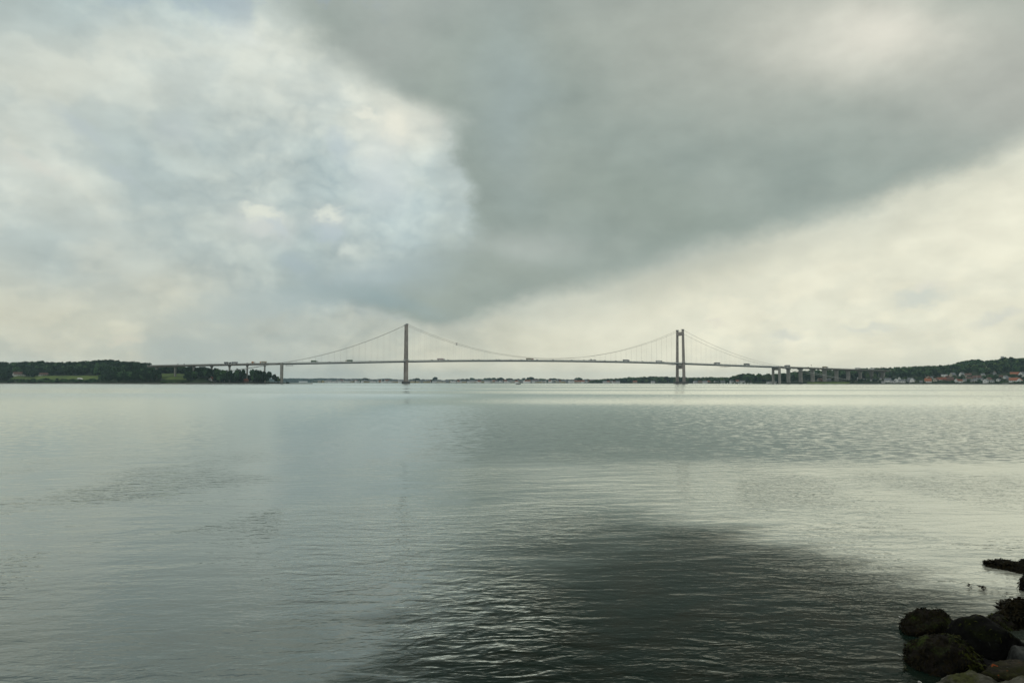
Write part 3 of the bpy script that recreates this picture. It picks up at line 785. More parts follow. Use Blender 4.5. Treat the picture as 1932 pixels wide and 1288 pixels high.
# the closed wood behind the rows: nobody could count it
def wood(name, spots, label, nq=70, q=3.0, mats=None):
    Vs = []; Fs = []; o = 0; mi = []
    base = [crown_arrays(14, 13, nq, q, 300 + k) for k in range(6)]
    for (x, y, z, H, w_, m_) in spots:
        Q, lum = base[random.randrange(6)]
        a = random.random() * 6.28; c, s = math.cos(a), math.sin(a)
        V = Q.reshape(-1, 3) * np.array([w_ / 13, w_ / 13, H / 14])
        V = np.stack([V[:, 0] * c - V[:, 1] * s + x, V[:, 0] * s + V[:, 1] * c + y, V[:, 2] + z], 1)
        Vs.append(V); Fs.append(np.arange(len(V)).reshape(-1, 4) + o); o += len(V); mi += [m_] * len(Q)
        for (lx, ly, lz, lr) in lum[:7]:
            k = ICO1[0] * lr * np.array([w_ / 13 * .92, w_ / 13 * .92, H / 14 * .92]) + np.array([(lx * c - ly * s) * w_ / 13 + x, (lx * s + ly * c) * w_ / 13 + y, lz * H / 14 + z])
            Vs.append(k); f3 = ICO1[1] + o
            Fs.append(np.concatenate([f3, f3[:, 2:3]], 1)); o += len(k); mi += [m_] * len(f3)
    V = np.concatenate(Vs); Fq = np.concatenate(Fs)
    tri = Fq[:, 2] == Fq[:, 3]
    me = bpy.data.meshes.new(name)
    faces = [tuple(f[:3]) if t else tuple(f) for f, t in zip(Fq.tolist(), tri)]
    me.from_pydata(V.tolist(), [], faces)
    for m_ in mats: me.materials.append(m_)
    me.polygons.foreach_set('material_index', mi); me.update()
    return tag(use(name, me), label, 'wood', kind='stuff')
def scatter(n, x0, x1, d0, d1, sh, gfun, skyt, Hm, Wm, avoid=None, yo=1.0):
    res = []
    for _ in range(n):
        px = random.uniform(x0, x1); d = random.uniform(d0, d1)
        if avoid and avoid(px, d): continue
        D = interp(sh, px) + d; gz = gfun(px, d) - .5
        H = Hm * random.uniform(.75, 1.2)
        mx = zt(px, interp(skyt, px) + yo, D) - gz
        H = min(H, mx)
        if H < 4: continue
        res.append((Xof(px, D), D, gz, H, Wm * random.uniform(.8, 1.25), random.choice((0, 0, 1, 1, 2))))
    return res
for k_ in ('leaf_a', 'leaf_b', 'leaf_c', 'grass', 'scrub', 'bark', 'redroof', 'orangeroof', 'brownroof', 'greyroof'):
    M[k_].node_tree.nodes['Principled BSDF'].inputs['Specular IOR Level'].default_value = .08
LM = [M['leaf_a'], M['leaf_b'], M['leaf_c']]
def av_l(px, d):
    if 14 < px < 190 and d < 138 and not (50 < px < 68 and d > 90): return True
    if 300 < px < 352 and d < 165: return True
    if 385 < px < 475 and d < 62: return True
    return False
sp = scatter(560, -70, 286, 30, 330, SH_L, gl, SKY_L, 17, 14, av_l) + scatter(120, 284, 400, 170, 300, SH_L, gl, SKY_L, 16, 14, av_l) + scatter(110, 352, 500, 30, 110, SH_L, gl, SKY_L, 15, 11, av_l, 1.5)
sp += scatter(420, -755, -60, 14, 330, SH_L, gl, SKY_L, 17, 15)
wood('wood', sp, 'dark closed wood covering the left bank between farm and bridge', 80, 3.0, [M['leaf_a'], M['leaf_a'], M['leaf_b']])
hd = []
for _ in range(170):
    px = random.uniform(16, 185); d = random.uniform(14, 52); D = interp(SH_L, px) + d
    hd.append((Xof(px, D), D, gl(px, d) - .5, random.uniform(2.5, 5), random.uniform(5, 8), random.choice((0, 1))))
for _ in range(30):
    px = random.uniform(300, 345); d = random.uniform(10, 26); D = interp(SH_L, px) + d
    hd.append((Xof(px, D), D, gl(px, d) - .5, random.uniform(1.2, 3), random.uniform(4, 7), random.choice((0, 1, 2))))
o = wood('hedge_scrub', hd, 'dark waterside scrub below the left farm meadow', 60, 1.6, LM); o['category'] = 'scrub'
def av_r(px, d):
    if px > 1655 and d < 215: return True
    if 1500 < px < 1655 and d < 120: return True
    if px < 1500 and d < 45: return True
    return False
sp = scatter(1150, 1372, 2040, 30, 425, SH_R, gr, SKY_R, 16, 14, av_r)
sp += scatter(700, 2030, 2640, 30, 425, SH_R, gr, SKY_R, 16, 15)
wood('wood', sp, 'closed green wood covering the hill above the right shore houses', 80, 3.0, LM)
hd = []
for _ in range(260):
    px = random.uniform(1600, 1960); d = random.uniform(14, 190); D = interp(SH_R, px) + d
    hd.append((Xof(px, D), D, gr(px, d) - .5, random.uniform(2, 4.2), random.uniform(5, 8), random.choice((0, 0, 1))))
o = wood('garden_scrub', hd, 'dark garden shrubs between the right shore houses', 60, 1.6, LM); o['category'] = 'shrubs'
sp = scatter(330, 596, 1155, 60, 330, SH_M, gm, SKY_M, 13, 20, None, 1.2)
wood('wood', sp, 'hazy belt of trees behind the far town', 50, 4.0, LM)
sp = scatter(420, 1116, 1436, 40, 330, SH_N, gn, SKY_N, 18, 18, lambda p, d: 1136 < p < 1170 and d < 90, .8)
wood('wood', sp, 'hazy green wood behind the right bridge tower', 50, 4.0, LM)
sp = []
for _ in range(260):
    px = random.uniform(500, 745); d = random.uniform(60, 1100); D = interp(SH_F, px) + d
    gz = gf(px, d); H = min(22, zt(px, 713.6 + .8 * math.sin(px * .11) + (1.5 if px > 650 else 0), D) - gz)
    if H > 5: sp.append((Xof(px, D), D, gz - 1, H, random.uniform(30, 50), 0))
wood('wood', sp, 'blue hazy wooded coast farthest away beyond the left point', 50, 8.0, LM)

# ------------------------------------------------------------------ houses
def house_meshes(L, D, h, rh, wall, roof):
    """local frame: ridge along x, front faces -y"""
    b = MB(); x, y = L / 2, D / 2
    b.add([(-x, -y, -2), (x, -y, -2), (x, y, -2), (-x, y, -2), (-x, -y, h), (x, -y, h), (x, y, h), (-x, y, h), (-x, 0, h + rh), (x, 0, h + rh)],
          [(3, 2, 1, 0), (0, 1, 5, 4), (2, 3, 7, 6), (1, 2, 6, 9, 5), (3, 0, 4, 8, 7)])
    w = b.mesh('wall', wall)
    r_ = MB(); o = .45; k = rh / y; t = .22
    for sgn in (-1, 1):
        e = y + o
        p = [(-x - o, sgn * e, h - o * k + .06), (x + o, sgn * e, h - o * k + .06), (x + o, 0, h + rh + .06), (-x - o, 0, h + rh + .06)]
        q = [(a, b_, c + t) for a, b_, c in p]
        r_.add(p + q, [(0, 1, 2, 3), (7, 6, 5, 4), (0, 4, 5, 1), (1, 5, 6, 2), (3, 2, 6, 7), (0, 3, 7, 4)])
    rf = r_.mesh('roof', roof)
    return w, rf
_hc = {}
def house(px, ybase, sh, gfun, L, Dp, h, rh, wall, roof, label, group, turn=0.0, detail=True, dfix=None, chimney=True, name='house', cat='house'):
    d = dfix if dfix is not None else ground_at_y(px, ybase, sh, gfun, 300)
    D = interp(sh, px) + d
    loc = (Xof(px, D), D, gfun(px, d))
    azl = math.atan2(loc[0], loc[1])
    t = empty(name, loc, -azl + R(turn)); tag(t, label, cat, group)
    key = (L, Dp, h, rh, wall, roof)
    if key not in _hc: _hc[key] = house_meshes(L, Dp, h, rh, M[wall], M[roof])
    w, rf = _hc[key]
    use('wall', w, t); ro = use('roof', rf, t)
    if detail:
        if chimney:
            b = MB(); b.box((L * .22, .3, h + rh + .1), (.9, .8, 1.6)); b.build('chimney', M['brickwall'], ro)
        n = max(2, int(L / 3.2))
        for i in range(n):
            b = MB(); x = -L / 2 + (i + .5) * L / n
            if i == n // 2:
                b.box((x, -Dp / 2 - .03, 1.05), (1.0, .1, 2.1)); b.build('door', M['dark'], t)
            else:
                b.box((x, -Dp / 2 - .03, h * .55), (1.3, .1, 1.3)); b.build('window', M['glass'], t)
        for s in (-1, 1):
            b = MB(); b.box((s * (L / 2 + .03), 0, h * .9), (.1, 1.4, 1.3)); b.build('window', M['glass'], t)
    return t
WN = {'white': 'white', 'cream': 'cream', 'brickwall': 'brick', 'greywall': 'grey', 'yellow': 'yellow'}
RN = {'redroof': 'red', 'orangeroof': 'orange', 'brownroof': 'brown', 'greyroof': 'grey'}
# left bank
house(36, 708.5, SH_L, gl, 22, 9, 3.2, 4.6, 'white', 'brownroof', 'long farmhouse with brown roof and white gable above the left meadow', 'farm buildings on the left bank', 12)
house(26, 709, SH_L, gl, 9, 8, 3, 3.6, 'white', 'brownroof', 'small white gabled wing at the left end of the farmhouse', 'farm buildings on the left bank', 80)
house(81, 708.5, SH_L, gl, 17, 8, 2.4, 3.6, 'white', 'brownroof', 'low brown-roofed barn with a white gable alone on the left meadow', 'farm buildings on the left bank', 10)
house(399, 719, SH_L, gl, 9, 7.5, 3.2, 4.8, 'white', 'redroof', 'white cottage with steep gable and red roof by the left shore', 'white cottages on the left shore', 62)
house(405, 719.4, SH_L, gl, 8, 6.5, 2.6, 3.4, 'white', 'redroof', 'lower white annexe right of the steep-gabled cottage on the left shore', 'white cottages on the left shore', 20)
house(420, 719.5, SH_L, gl, 12, 6, 2.3, 1.6, 'white', 'greyroof', 'long low white building right of the white cottages', 'white cottages on the left shore', 4)
house(463.5, 721, SH_L, gl, 8, 7, 3, 3.6, 'brickwall', 'redroof', 'small red cottage at the water under the left approach', None, 30)
house(483, 720.5, SH_L, gl, 9, 6, 2.3, 1.2, 'greywall', 'greyroof', 'grey shed on the shore right of the red cottage', None, 0, name='shed', cat='shed')
# boat cover / white tent on the meadow edge
b = MB(); b.add([(-6, -2.2, 0), (6, -2.2, 0), (6, 2.2, 0), (-6, 2.2, 0), (-4.2, 0, 2.6), (3.2, 0, 2.6)], [(3, 2, 1, 0), (0, 1, 5, 4), (2, 3, 4, 5), (1, 2, 5), (3, 0, 4)])
D = interp(SH_L, 150) + 75
tag(b.build('tent', M['white'], None, loc=(Xof(150.5, D), D, gl(150, 75))), 'low white tent at the right end of the left meadow', 'tent')
# right shore: photo x, base y, length, depth, wall h, roof h, wall, roof, turn, what sets it apart
RS = [
 (1547,718.6,10,8,3,3.6,'cream','brownroof',30,'beige house with brown roof between the right approach piers'),
 (1553,719,9,8,3,3.2,'brickwall','brownroof',-20,'pinkish brick house right beside the beige one under the approach'),
 (1563,718.6,11,8,2.6,3.2,'greywall','greyroof',10,'grey-roofed house between the fourth and fifth approach piers'),
 (1619.5,717,5,5,4,5,'white','greyroof',80,'small white gable standing tall under the approach end'),
 (1626,717,12,7,2.6,1.8,'white','greyroof',0,'low white house right of the small tall gable'),
 (1637,716.5,7,6,2.6,2.2,'white','greyroof',0,'small white house half hidden at the approach end'),
 (1643,719,5,5,2.2,1.8,'white','greyroof',0,'tiny white hut just past the approach end'),
 (1653,719,8,6,2.4,2.2,'cream','greyroof',20,'pale green-white bungalow among dark bushes'),
 (1666,722.2,6,5,2.4,1.8,'white','greyroof',0,'white boathouse at the water left of the villa row'),
 (1675,721.6,13,10,5.2,4.4,'white','greyroof',6,'large white villa with grey roof at the waterfront'),
 (1684,721.8,11,8,3,2.2,'white','greyroof',0,'low white extension right of the large white villa'),
 (1691,721.3,8,9,5.2,3.4,'white','greyroof',85,'white house with gable facing the water'),
 (1697,717.5,5,6,4.2,3.6,'white','greyroof',80,'narrow white gable uphill from the waterfront villas'),
 (1702,721.2,12,8,2.8,3,'white','greyroof',8,'white-walled bungalow with broad grey roof'),
 (1716,719,9,8,3,4.6,'greywall','greyroof',35,'grey gabled house left of the paler gable'),
 (1722,720.8,9,9,4.2,5,'white','greyroof',75,'pale gabled house with steep grey roof'),
 (1714,722.6,5,4,2,1.2,'white','greyroof',0,'small white boat shed on the waterline'),
 (1728.5,713.5,4,4,2.2,1.6,'white','greyroof',0,'tiny white house high among trees'),
 (1736,708,7,7,3.6,3,'white','greyroof',78,'white gabled house high on the slope'),
 (1742,709.3,8,6,2.6,2.2,'white','greyroof',0,'low white house right of the high white gable'),
 (1751,710.5,9,8,3.6,3.6,'cream','redroof',70,'beige house with red roof above the orange roofs'),
 (1751.5,715,8,8,3,3.8,'cream','orangeroof',78,'narrow orange-roofed house stepped behind the orange one'),
 (1751,720.8,13,10,2.4,6,'white','orangeroof',4,'waterfront house with a big steep orange roof'),
 (1738,721.6,6,5,2.2,1.8,'greywall','greyroof',0,'small grey shed at the water left of the orange roof'),
 (1766,719.5,9,9,3,5,'cream','brownroof',60,'brown-roofed house with a pale gable end'),
 (1772,718.4,10,8,3,4.6,'white','redroof',40,'red-brown house beside the pale gable end'),
 (1782,711,14,8,5.2,1.2,'white','greyroof',0,'white flat-looking two-storey house above the red roofs'),
 (1781,717.4,14,9,3,4,'brickwall','redroof',4,'long red-roofed brick house, left of the middle row'),
 (1793,717.6,13,9,3,4.2,'brickwall','brownroof',0,'red-brown roofed house, right of the middle row'),
 (1805,721,8,8,3.6,4.2,'white','redroof',75,'white gabled house at the water with red tiles'),
 (1811,721.4,9,8,3.2,3.4,'white','redroof',10,'white low wing with red roof right of the white gable'),
 (1798,710,12,9,3.6,5.4,'cream','greyroof',50,'tall peaked pale house on the upper slope'),
 (1815,708.6,9,8,3.6,4.2,'white','greyroof',55,'white house with grey roof on the upper slope'),
 (1827,710.6,13,9,3.6,4,'cream','brownroof',0,'cream house with dull brown roof on the upper slope'),
 (1829,716.4,13,8,2.8,3.8,'cream','brownroof',15,'brown-roofed house below the cream upper one'),
 (1843,715.5,16,10,3.4,5,'greywall','brownroof',5,'large dark brown roof beside the flagpole'),
 (1840,718.8,6,5,2.4,1.8,'white','greyroof',0,'small white garden house beside the flagpole foot'),
 (1852,716.8,6,5,2.4,1.8,'white','greyroof',0,'small white outbuilding right of the large brown roof'),
 (1860,722,9,9,4,4,'white','greyroof',70,'white house with gable at the water right of the flagpole'),
 (1866,719,9,8,3.6,4.2,'cream','brownroof',40,'pinkish house tucked behind the waterside gable'),
 (1877,707.5,5,5,6,2.2,'greywall','brownroof',60,'pale narrow tall house alone in the hillside trees'),
 (1898,713.3,8,7,3,2.8,'white','greyroof',30,'white house with grey roof left of the orange roofs'),
 (1915,708,17,9,3,4,'brickwall','orangeroof',0,'long orange-roofed house on the upper slope at right'),
 (1929,710.5,11,9,6,4.4,'white','greyroof',60,'tall pinkish-white gabled house at the right edge'),
 (1914,720.6,19,10,3.4,5.6,'white','orangeroof',5,'large white waterfront house with bright red-orange roof'),
 (1924,720.8,9,9,4,4.4,'white','orangeroof',80,'gabled right wing of the large red-orange roofed house'),
 (1903,716,8,7,2.6,2.8,'greywall','greyroof',0,'grey shed left of the large red-orange roofed house'),
 (1660,716,6,6,3,2.6,'white','greyroof',20,'small white house in the trees above the boathouse'),
 (1710,716,6,6,3,2.8,'white','greyroof',70,'small white gable between the two villa groups'),
 (1760,714.5,8,6,3,2.6,'white','greyroof',0,'white house right of the orange-roofed steps'),
 (1788,714,7,6,3,2.8,'white','redroof',20,'small white house under the flat white one'),
 (1820,719.5,7,6,3,2.6,'white','greyroof',10,'small white cottage right of the red-tiled wing'),
 (1835,721,7,6,2.6,2.4,'cream','greyroof',0,'low cream cottage by the water left of the flagpole'),
 (1872,721.5,7,6,2.6,2.4,'white','greyroof',0,'low white cottage right of the waterside gable'),
 (1884,719,7,6,3,2.8,'white','greyroof',60,'small white gable left of the jetty'),
 (1889,713,7,6,3,2.8,'cream','brownroof',0,'cream house on mid-slope above the jetty'),
 (1855,709,7,6,3,2.8,'white','greyroof',30,'white house high above the waterside gable'),
 (1392,721.2,9,7,3,3.4,'white','redroof',10,'white house with red roof behind the marina'),
 (1381,721.5,11,7,3,3,'white','greyroof',30,'white house with grey roof at the marina left end'),
 (1401,721.5,13,7,2.6,2.4,'white','greyroof',0,'long white shed beside the marina'),
 (1421,719.4,12,8,4,4.6,'brickwall','redroof',20,'pink-red house with hipped-looking roof above the marina'),
 (1426,718.6,7,8,4,3.6,'cream','redroof',80,'pale gable on the right side of the pink-red house'),
 (1432,720,9,7,3,3,'greywall','greyroof',20,'blue-grey house between the two red ones'),
 (1437,719.6,8,8,4,3,'white','greyroof',75,'white gabled house left of the second red house'),
 (1442,719.6,10,8,3.6,3.4,'brickwall','redroof',10,'second red house nearer the end pylon'),
 (1456,722,22,7,2.4,.8,'white','greyroof',3,'long low white boathouse left of the end pylon'),
]
for (px, yb, L, Dp, h, rh, wl, rf, tn, what) in RS:
    house(px, yb, SH_R, gr, L, Dp, h, rh, wl, rf, what, 'houses on the right shore', tn)
# skyline block at the top of the right hill
D = interp(SH_R, 1893) + 440
t = empty('tower_block', (Xof(1893, D), D, gr(1893, 425)), .3); tag(t, 'pale grey block rising above the trees on the right hilltop', 'building')
H = zt(1893, 672.5, D) - gr(1893, 425)
b = MB(); b.box((0, 0, H / 2), (5.5, 6, H)); b.build('wall', M['pale'], t)
b = MB(); b.box((0, 0, H + .3), (6.1, 6.6, .5)); b.build('roof', M['greyroof'], t)
# flagpoles
for px, y0, y1, lab in ((1843.5, 708, 720, 'white flagpole in front of the large brown roof'), (1870.5, 695, 705, 'thin white flagpole against the trees near the narrow tall house'), (22.5, 694, 706, 'white flagpole at the left gable of the farmhouse')):
    sh, gg = (SH_R, gr) if px > 1000 else (SH_L, gl)
    d = ground_at_y(px, y1, sh, gg, 300); D = interp(sh, px) + d
    b = MB(); H = zt(px, y0, D) - gg(px, d); b.tube([(0, 0, -.5), (0, 0, H)], .22, 8, .12)
    o = b.build('flagpole', M['white'], None, loc=(Xof(px, D), D, gg(px, d))); tag(o, lab, 'flagpole', 'flagpoles')
    b = MB(); b.tube([(0, 0, H), (0, 0, H + .3)], .25, 8, .05); b.build('finial', M['pale'], o)

# far town
fh = []
for px in np.arange(604, 1128, 5.2):
    for rowi in range(random.choice((1, 1, 2))):
        fh.append((float(px) + random.uniform(-2, 2), 26 + rowi * 70 + random.uniform(-8, 25)))
fh.sort()
nl = sum(1 for p, _ in fh if p < 766); cl = 0; cr_ = 0
for i, (px, d) in enumerate(fh):
    wl = random.choice(('white', 'white', 'white', 'white', 'cream', 'greywall', 'yellow'))
    rf = random.choice(('greyroof', 'redroof', 'greyroof', 'greyroof', 'greyroof'))
    L, h = random.choice(((14, 5.5), (18, 5.5), (12, 7), (24, 7)))
    if px < 766:
        lab = f"{WN[wl]} far-shore house with {RN[rf]} roof, {ordn(nl - cl)} left of the left tower"; cl += 1
    else:
        cr_ += 1; lab = f"{WN[wl]} far-shore house with {RN[rf]} roof, {ordn(cr_)} right of the left tower"
    house(px, 0, SH_M, gm, L, 10, h, 4.5, wl, rf, lab, 'houses of the far town', random.choice((0, 10, 80, 30, -20)), False, d)
for i, (px, wl, rf, L) in enumerate([(1141,'white','greyroof',14),(1147,'white','redroof',12),(1152,'cream','greyroof',20),(1158,'white','brownroof',12),(1166,'white','greyroof',14),(1198,'cream','redroof',14),(1232,'white','greyroof',12),(1312,'white','greyroof',12),(1322,'cream','brownroof',16),(1330,'white','greyroof',14),(1338,'white','redroof',12),(1352,'white','greyroof',16),(1364,'white','greyroof',14)]):
    house(px, 0, SH_N, gn, L, 9, 4, 3.6, wl, rf, f"{WN[wl]} house with {RN[rf]} roof below the hazy wood, {ordn(i + 1)} from left", 'houses below the wood by the right tower', 10 * (i % 4), False, 28 + (i % 3) * 8)
# harbour sheds on the farthest blue coast
for i, (px, L, h) in enumerate([(572, 70, 8), (598, 60, 9), (612, 90, 10), (628, 60, 12), (648, 80, 10), (664, 90, 14), (690, 70, 10), (716, 60, 12)]):
    house(px, 0, SH_F, gf, L, 30, h, 5, 'greywall' if i % 2 else 'white', 'greyroof', f"pale hazy harbour shed on the farthest coast, {ordn(i + 1)} from left", 'harbour sheds on the farthest coast', 4 * (i % 3), False, 40, name='harbour_shed', cat='shed')

# ------------------------------------------------------------------ bridge
T1 = Vector((-214.3, 1495.0, 0)); E = Vector((.9705, .2410, 0)).normalized(); NN = Vector((-E.y, E.x, 0))
SPAN = 606.0; TW_ANG = math.atan2(E.y, E.x)
def deckz(t):
    if t < 0: return 46.3 + t * .0262
    if t > SPAN: return 46.3 - (t - SPAN) * .0262
    k = 1 - ((t - SPAN / 2) / (SPAN / 2)) ** 2
    return 46.3 + 3.6 * k
def P(t, s, z): return tuple(T1 + E * t + NN * s + Vector((0, 0, z)))
bridge = empty('suspension_bridge', (0, 0, 0))
tag(bridge, 'long grey suspension bridge with two concrete towers crossing the strait', 'bridge')
def ring(t, s, z, a, b_):   # rectangle across the leg: a along bridge, b across
    return [P(t - a / 2, s - b_ / 2, z), P(t + a / 2, s - b_ / 2, z), P(t + a / 2, s + b_ / 2, z), P(t - a / 2, s + b_ / 2, z)]
for T0 in (0.0, SPAN):
    tw = empty('tower'); tw.parent = bridge
    tw['label'] = 'left concrete tower' if T0 == 0 else 'right concrete tower'
    for sg in (-1, 1):
        def sl(z): return sg * (16.2 - 2.9 * z / 120)
        b = MB(); rs = []
        for z in (4, 30, 60, 90, 119):
            k = z / 120
            a, w_ = 5.9 - 1.5 * k, 4.6 - 1.0 * k
            c = .35
            t, s = T0, sl(z)
            rs.append([P(t - a/2 + c, s - w_/2, z), P(t + a/2 - c, s - w_/2, z), P(t + a/2, s - w_/2 + c, z), P(t + a/2, s + w_/2 - c, z),
                       P(t + a/2 - c, s + w_/2, z), P(t - a/2 + c, s + w_/2, z), P(t - a/2, s + w_/2 - c, z), P(t - a/2, s - w_/2 + c, z)])
        b.sweep(rs); lg = b.build('leg', M['concrete'], tw)
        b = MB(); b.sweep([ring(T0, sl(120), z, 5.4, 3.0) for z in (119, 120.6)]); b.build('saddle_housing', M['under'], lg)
        b = MB(); b.sweep([ring(T0, sg * 16.4, z, 13 if z < 4.6 else 12.4, 12) for z in (-5, 4.6, 5.2)])
        b.build('caisson', M['caisson'], tw)
        b = MB()   # maintenance gallery round the leg at deck height
        b.sweep([ring(T0, sl(50) , z, 9.0, 6.4) for z in (47.6, 48.1)])
        for (da, db) in ((-4.4, -3.1), (4.4, -3.1), (4.4, 3.1), (-4.4, 3.1), (0, -3.1), (0, 3.1)):
            b.box(P(T0 + da, sl(50) + db, 48.9), (.15, .15, 1.6), TW_ANG)
        for db in (-3.1, 3.1): b.sweep([ring(T0, sl(50) + db, z, 8.8, .12) for z in (49.4, 49.6)])
        b.build('gallery', M['pale'], tw)
    for (z0, z1) in ((107, 115), (33.5, 42.4)):
        b = MB(); zc = (z0 + z1) / 2; w_ = 2 * (16.2 - 2.9 * zc / 120) - 3.9
        b.sweep([ring(T0, 0, z, 3.6, w_) for z in (z0, z1)]); b.build('crossbeam', M['concrete'], tw)
    b = MB(); b.sweep([ring(T0, 0, z, 9, 21) for z in (-5, 2.8)]); b.build('caisson_wall', M['caisson'], tw)
# girder
def deck_part(name, t0, t1, sec, m, step=12, parent=bridge):
    b = MB(); n = max(1, int((t1 - t0) / step)); rs = []
    for i in range(n + 1):
        t = t0 + (t1 - t0) * i / n; z = deckz(t)
        rs.append([P(t, s, z + dz) for s, dz in sec])
    b.sweep(rs); return b.build(name, m, parent)
TA, TB = -240, SPAN + 240
g_ = deck_part('girder', TA, TB, [(-12.8, 0), (12.8, 0), (12.8, -1.3), (-12.8, -1.3)], M['steel'])
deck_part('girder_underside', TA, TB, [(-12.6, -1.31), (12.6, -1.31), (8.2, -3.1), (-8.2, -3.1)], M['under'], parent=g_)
deck_part('roadway', TA - 238, TB + 300, [(-11, .02), (11, .02), (11, .10), (-11, .10)], M['asphalt'])
for sgn in (-1, 1):
    b = MB()
    for (t0, t1) in ((TA - 238, TB + 300),):
        for zz in (.55, .95, 1.35):
            pts = []
            for i in range(95):
                t = t0 + (t1 - t0) * i / 94; pts.append(P(t, sgn * 12.5, deckz(t) + zz))
            b.tube(pts, .06, 4)
        t = t0
        while t < t1:
            b.box(P(t, sgn * 12.5, deckz(t) + .7), (.12, .12, 1.4), TW_ANG); t += 4
    b.build('railing', M['rail'], bridge)
# cables
def cabz(t):
    top, mid = 119.6, deckz(SPAN / 2) + 3.6
    if 0 <= t <= SPAN: return mid + (top - mid) * ((t - SPAN / 2) / (SPAN / 2)) ** 2
    u_ = (-t if t < 0 else t - SPAN) / 240.0
    zb = deckz(-240) + .8
    if u_ <= 1: return top + (zb - top) * u_ - 4 * 11 * u_ * (1 - u_) * .95
    return zb + (9 - zb) * (u_ - 1) * 240 / 192
for sgn in (-1, 1):
    b = MB(); pts = []
    for i in range(-24, 85):
        t = i * 10.0
        if t > TB: break
        pts.append((t, sgn))
    ts = sorted(set([p[0] for p in pts] + [TA, 0, SPAN, TB]))
    b.tube([P(t, sgn * (13.3 if True else 0), cabz(t)) for t in ts], .21, 6)
    mc = b.build('main_cable', M['cable'], bridge)
    for a, c in ((TA, -432), (TB, SPAN + 432)):
        b = MB(); b.tube([P(a, sgn * 13.3, cabz(a)), P((a + c) / 2, sgn * 13.3, cabz((a + c) / 2) - 1), P(c, sgn * 13.3, 8)], .42, 6)
        b.build('anchor_cable', M['cable_pale'], bridge)
far_h = MB(); cnt = 0
for sgn in (-1, 1):
    for i in range(-19, 70):
        t = 3 + i * 12.0
        if t < TA + 14 or t > TB - 14 or abs(t) < 6 or abs(t - SPAN) < 6: continue
        z0, z1 = deckz(t) - .2, cabz(t)
        if z1 - z0 < 1: continue
        if sgn == -1:
            b = MB(); b.tube([P(t, -13.3, z0), P(t, -13.3, z1)], .045, 4); b.build('hanger', M['cable'], bridge)
        else: far_h.tube([P(t, 13.3, z0), P(t, 13.3, z1)], .045, 4)
o = far_h.build('far_side_hangers', M['cable'], bridge); o['kind'] = 'stuff'
# end pylons, approach decks and piers
def pier_mb(t, ground, L=11.8, th=2.2, cols=False):
    b = MB(); zt_ = deckz(t) - 3.0
    if cols:
        for s in (-12.5, 12.5):
            b.sweep([ring(t, s, z, 4.4, 4.0) for z in (ground - 3, zt_ + 3.0)])
        b.sweep([ring(t, 0, z, 3.8, 21) for z in (zt_ - 5.5, zt_ - .2)])
    else:
        b.sweep([ring(t, 0, ground - 3, th, L), ring(t, 0, zt_ - 3.2, th, L), ring(t, 0, zt_, th * 1.7, L * 1.75)])
    return b
for (ta, dr) in ((TA, -1), (TB, 1)):
    far = ta + dr * (238 if dr < 0 else 300)
    t0, t1 = (far, ta - .6) if dr < 0 else (ta + .6, far)
    ad = deck_part('approach_deck', t0, t1, [(-12.6, 0), (12.6, 0), (12.6, -.9), (-12.6, -.9)], M['pier'])
    deck_part('box_girder', t0, t1, [(-9.6, -.91), (9.6, -.91), (8.0, -3.0), (-8.0, -3.0)], M['concrete'], parent=ad)
    pier_mb(ta, 1, cols=True).build('end_pylon', M['pier'], bridge)
    t = ta + dr * 31.5
    while abs(t - far) > 12 and (t - far) * dr < 0:
        pier_mb(t, 1).build('pier', M['pier'], bridge); t += dr * 32.0
    # anchor block
    tc_ = -432 if dr < 0 else SPAN + 432
    b = MB(); b.sweep([ring(tc_ - dr * -6, 0, z, 34, 36) for z in (-2, 9)]); b.build('anchor_block', M['caisson'], bridge)
# travelling inspection gantries under the girder
for tg in (-226, 588, 716):
    g2 = empty('inspection_gantry'); g2.parent = bridge
    b = MB(); z = deckz(tg)
    for s in (-11, 0, 11): b.tube([P(tg - 7, s, z - 4.9), P(tg + 7, s, z - 4.9)], .22, 5)
    for a in (-7, 0, 7): b.tube([P(tg + a, -11, z - 4.9), P(tg + a, 11, z - 4.9)], .2, 5)
    b.build('platform', M['rail'], g2)
    b = MB()
    for a in (-6, 6):
        for s in (-11, 11): b.tube([P(tg + a, s, z - 4.9), P(tg + a, s, z - 1.4)], .15, 5)
    b.build('hanging_frame', M['rail'], g2)
# maintenance cradle on the main cable
tc0 = 101.0
cz = cabz(tc0)
cr = empty('cable_cradle', P(tc0, -13.3, cz), TW_ANG); tag(cr, 'grey maintenance cradle hanging on the main cable right of left tower', 'cable cradle')
b = MB(); b.box((0, 0, -2.6), (3.0, 2.2, 2.2), taper=(.85, .85)); b.build('cage', M['v_grey'], cr)
b = MB()
for s in (-1, 1): b.tube([(s * 1.2, 0, -1.6), (s * .9, 0, .5)], .1, 5)
b.tube([(-1.6, 0, .5), (1.6, 0, .1)], .5, 6); b.build('roller_frame', M['cable'], cr)
# lit-board mast above the right approach
def t_of(px):
    lo, hi = -700.0, 1300.0
    for _ in range(50):
        m_ = (lo + hi) / 2; p = T1 + E * m_
        if p.x / p.y * F + CX < px: lo = m_
        else: hi = m_
    return (lo + hi) / 2
ts = t_of(1536.5)
sg = empty('traffic_sign', P(ts, 11.6, deckz(ts) + .1), TW_ANG); tag(sg, 'dark square sign on a post above the right approach deck', 'traffic sign')
b = MB(); b.tube([(0, 0, 0), (0, 0, 5.4)], .12, 6); b.build('post', M['rail'], sg)
b = MB(); b.box((0, 0, 6.2), (2.0, .25, 1.8)); b.build('sign_panel', M['dark'], sg)

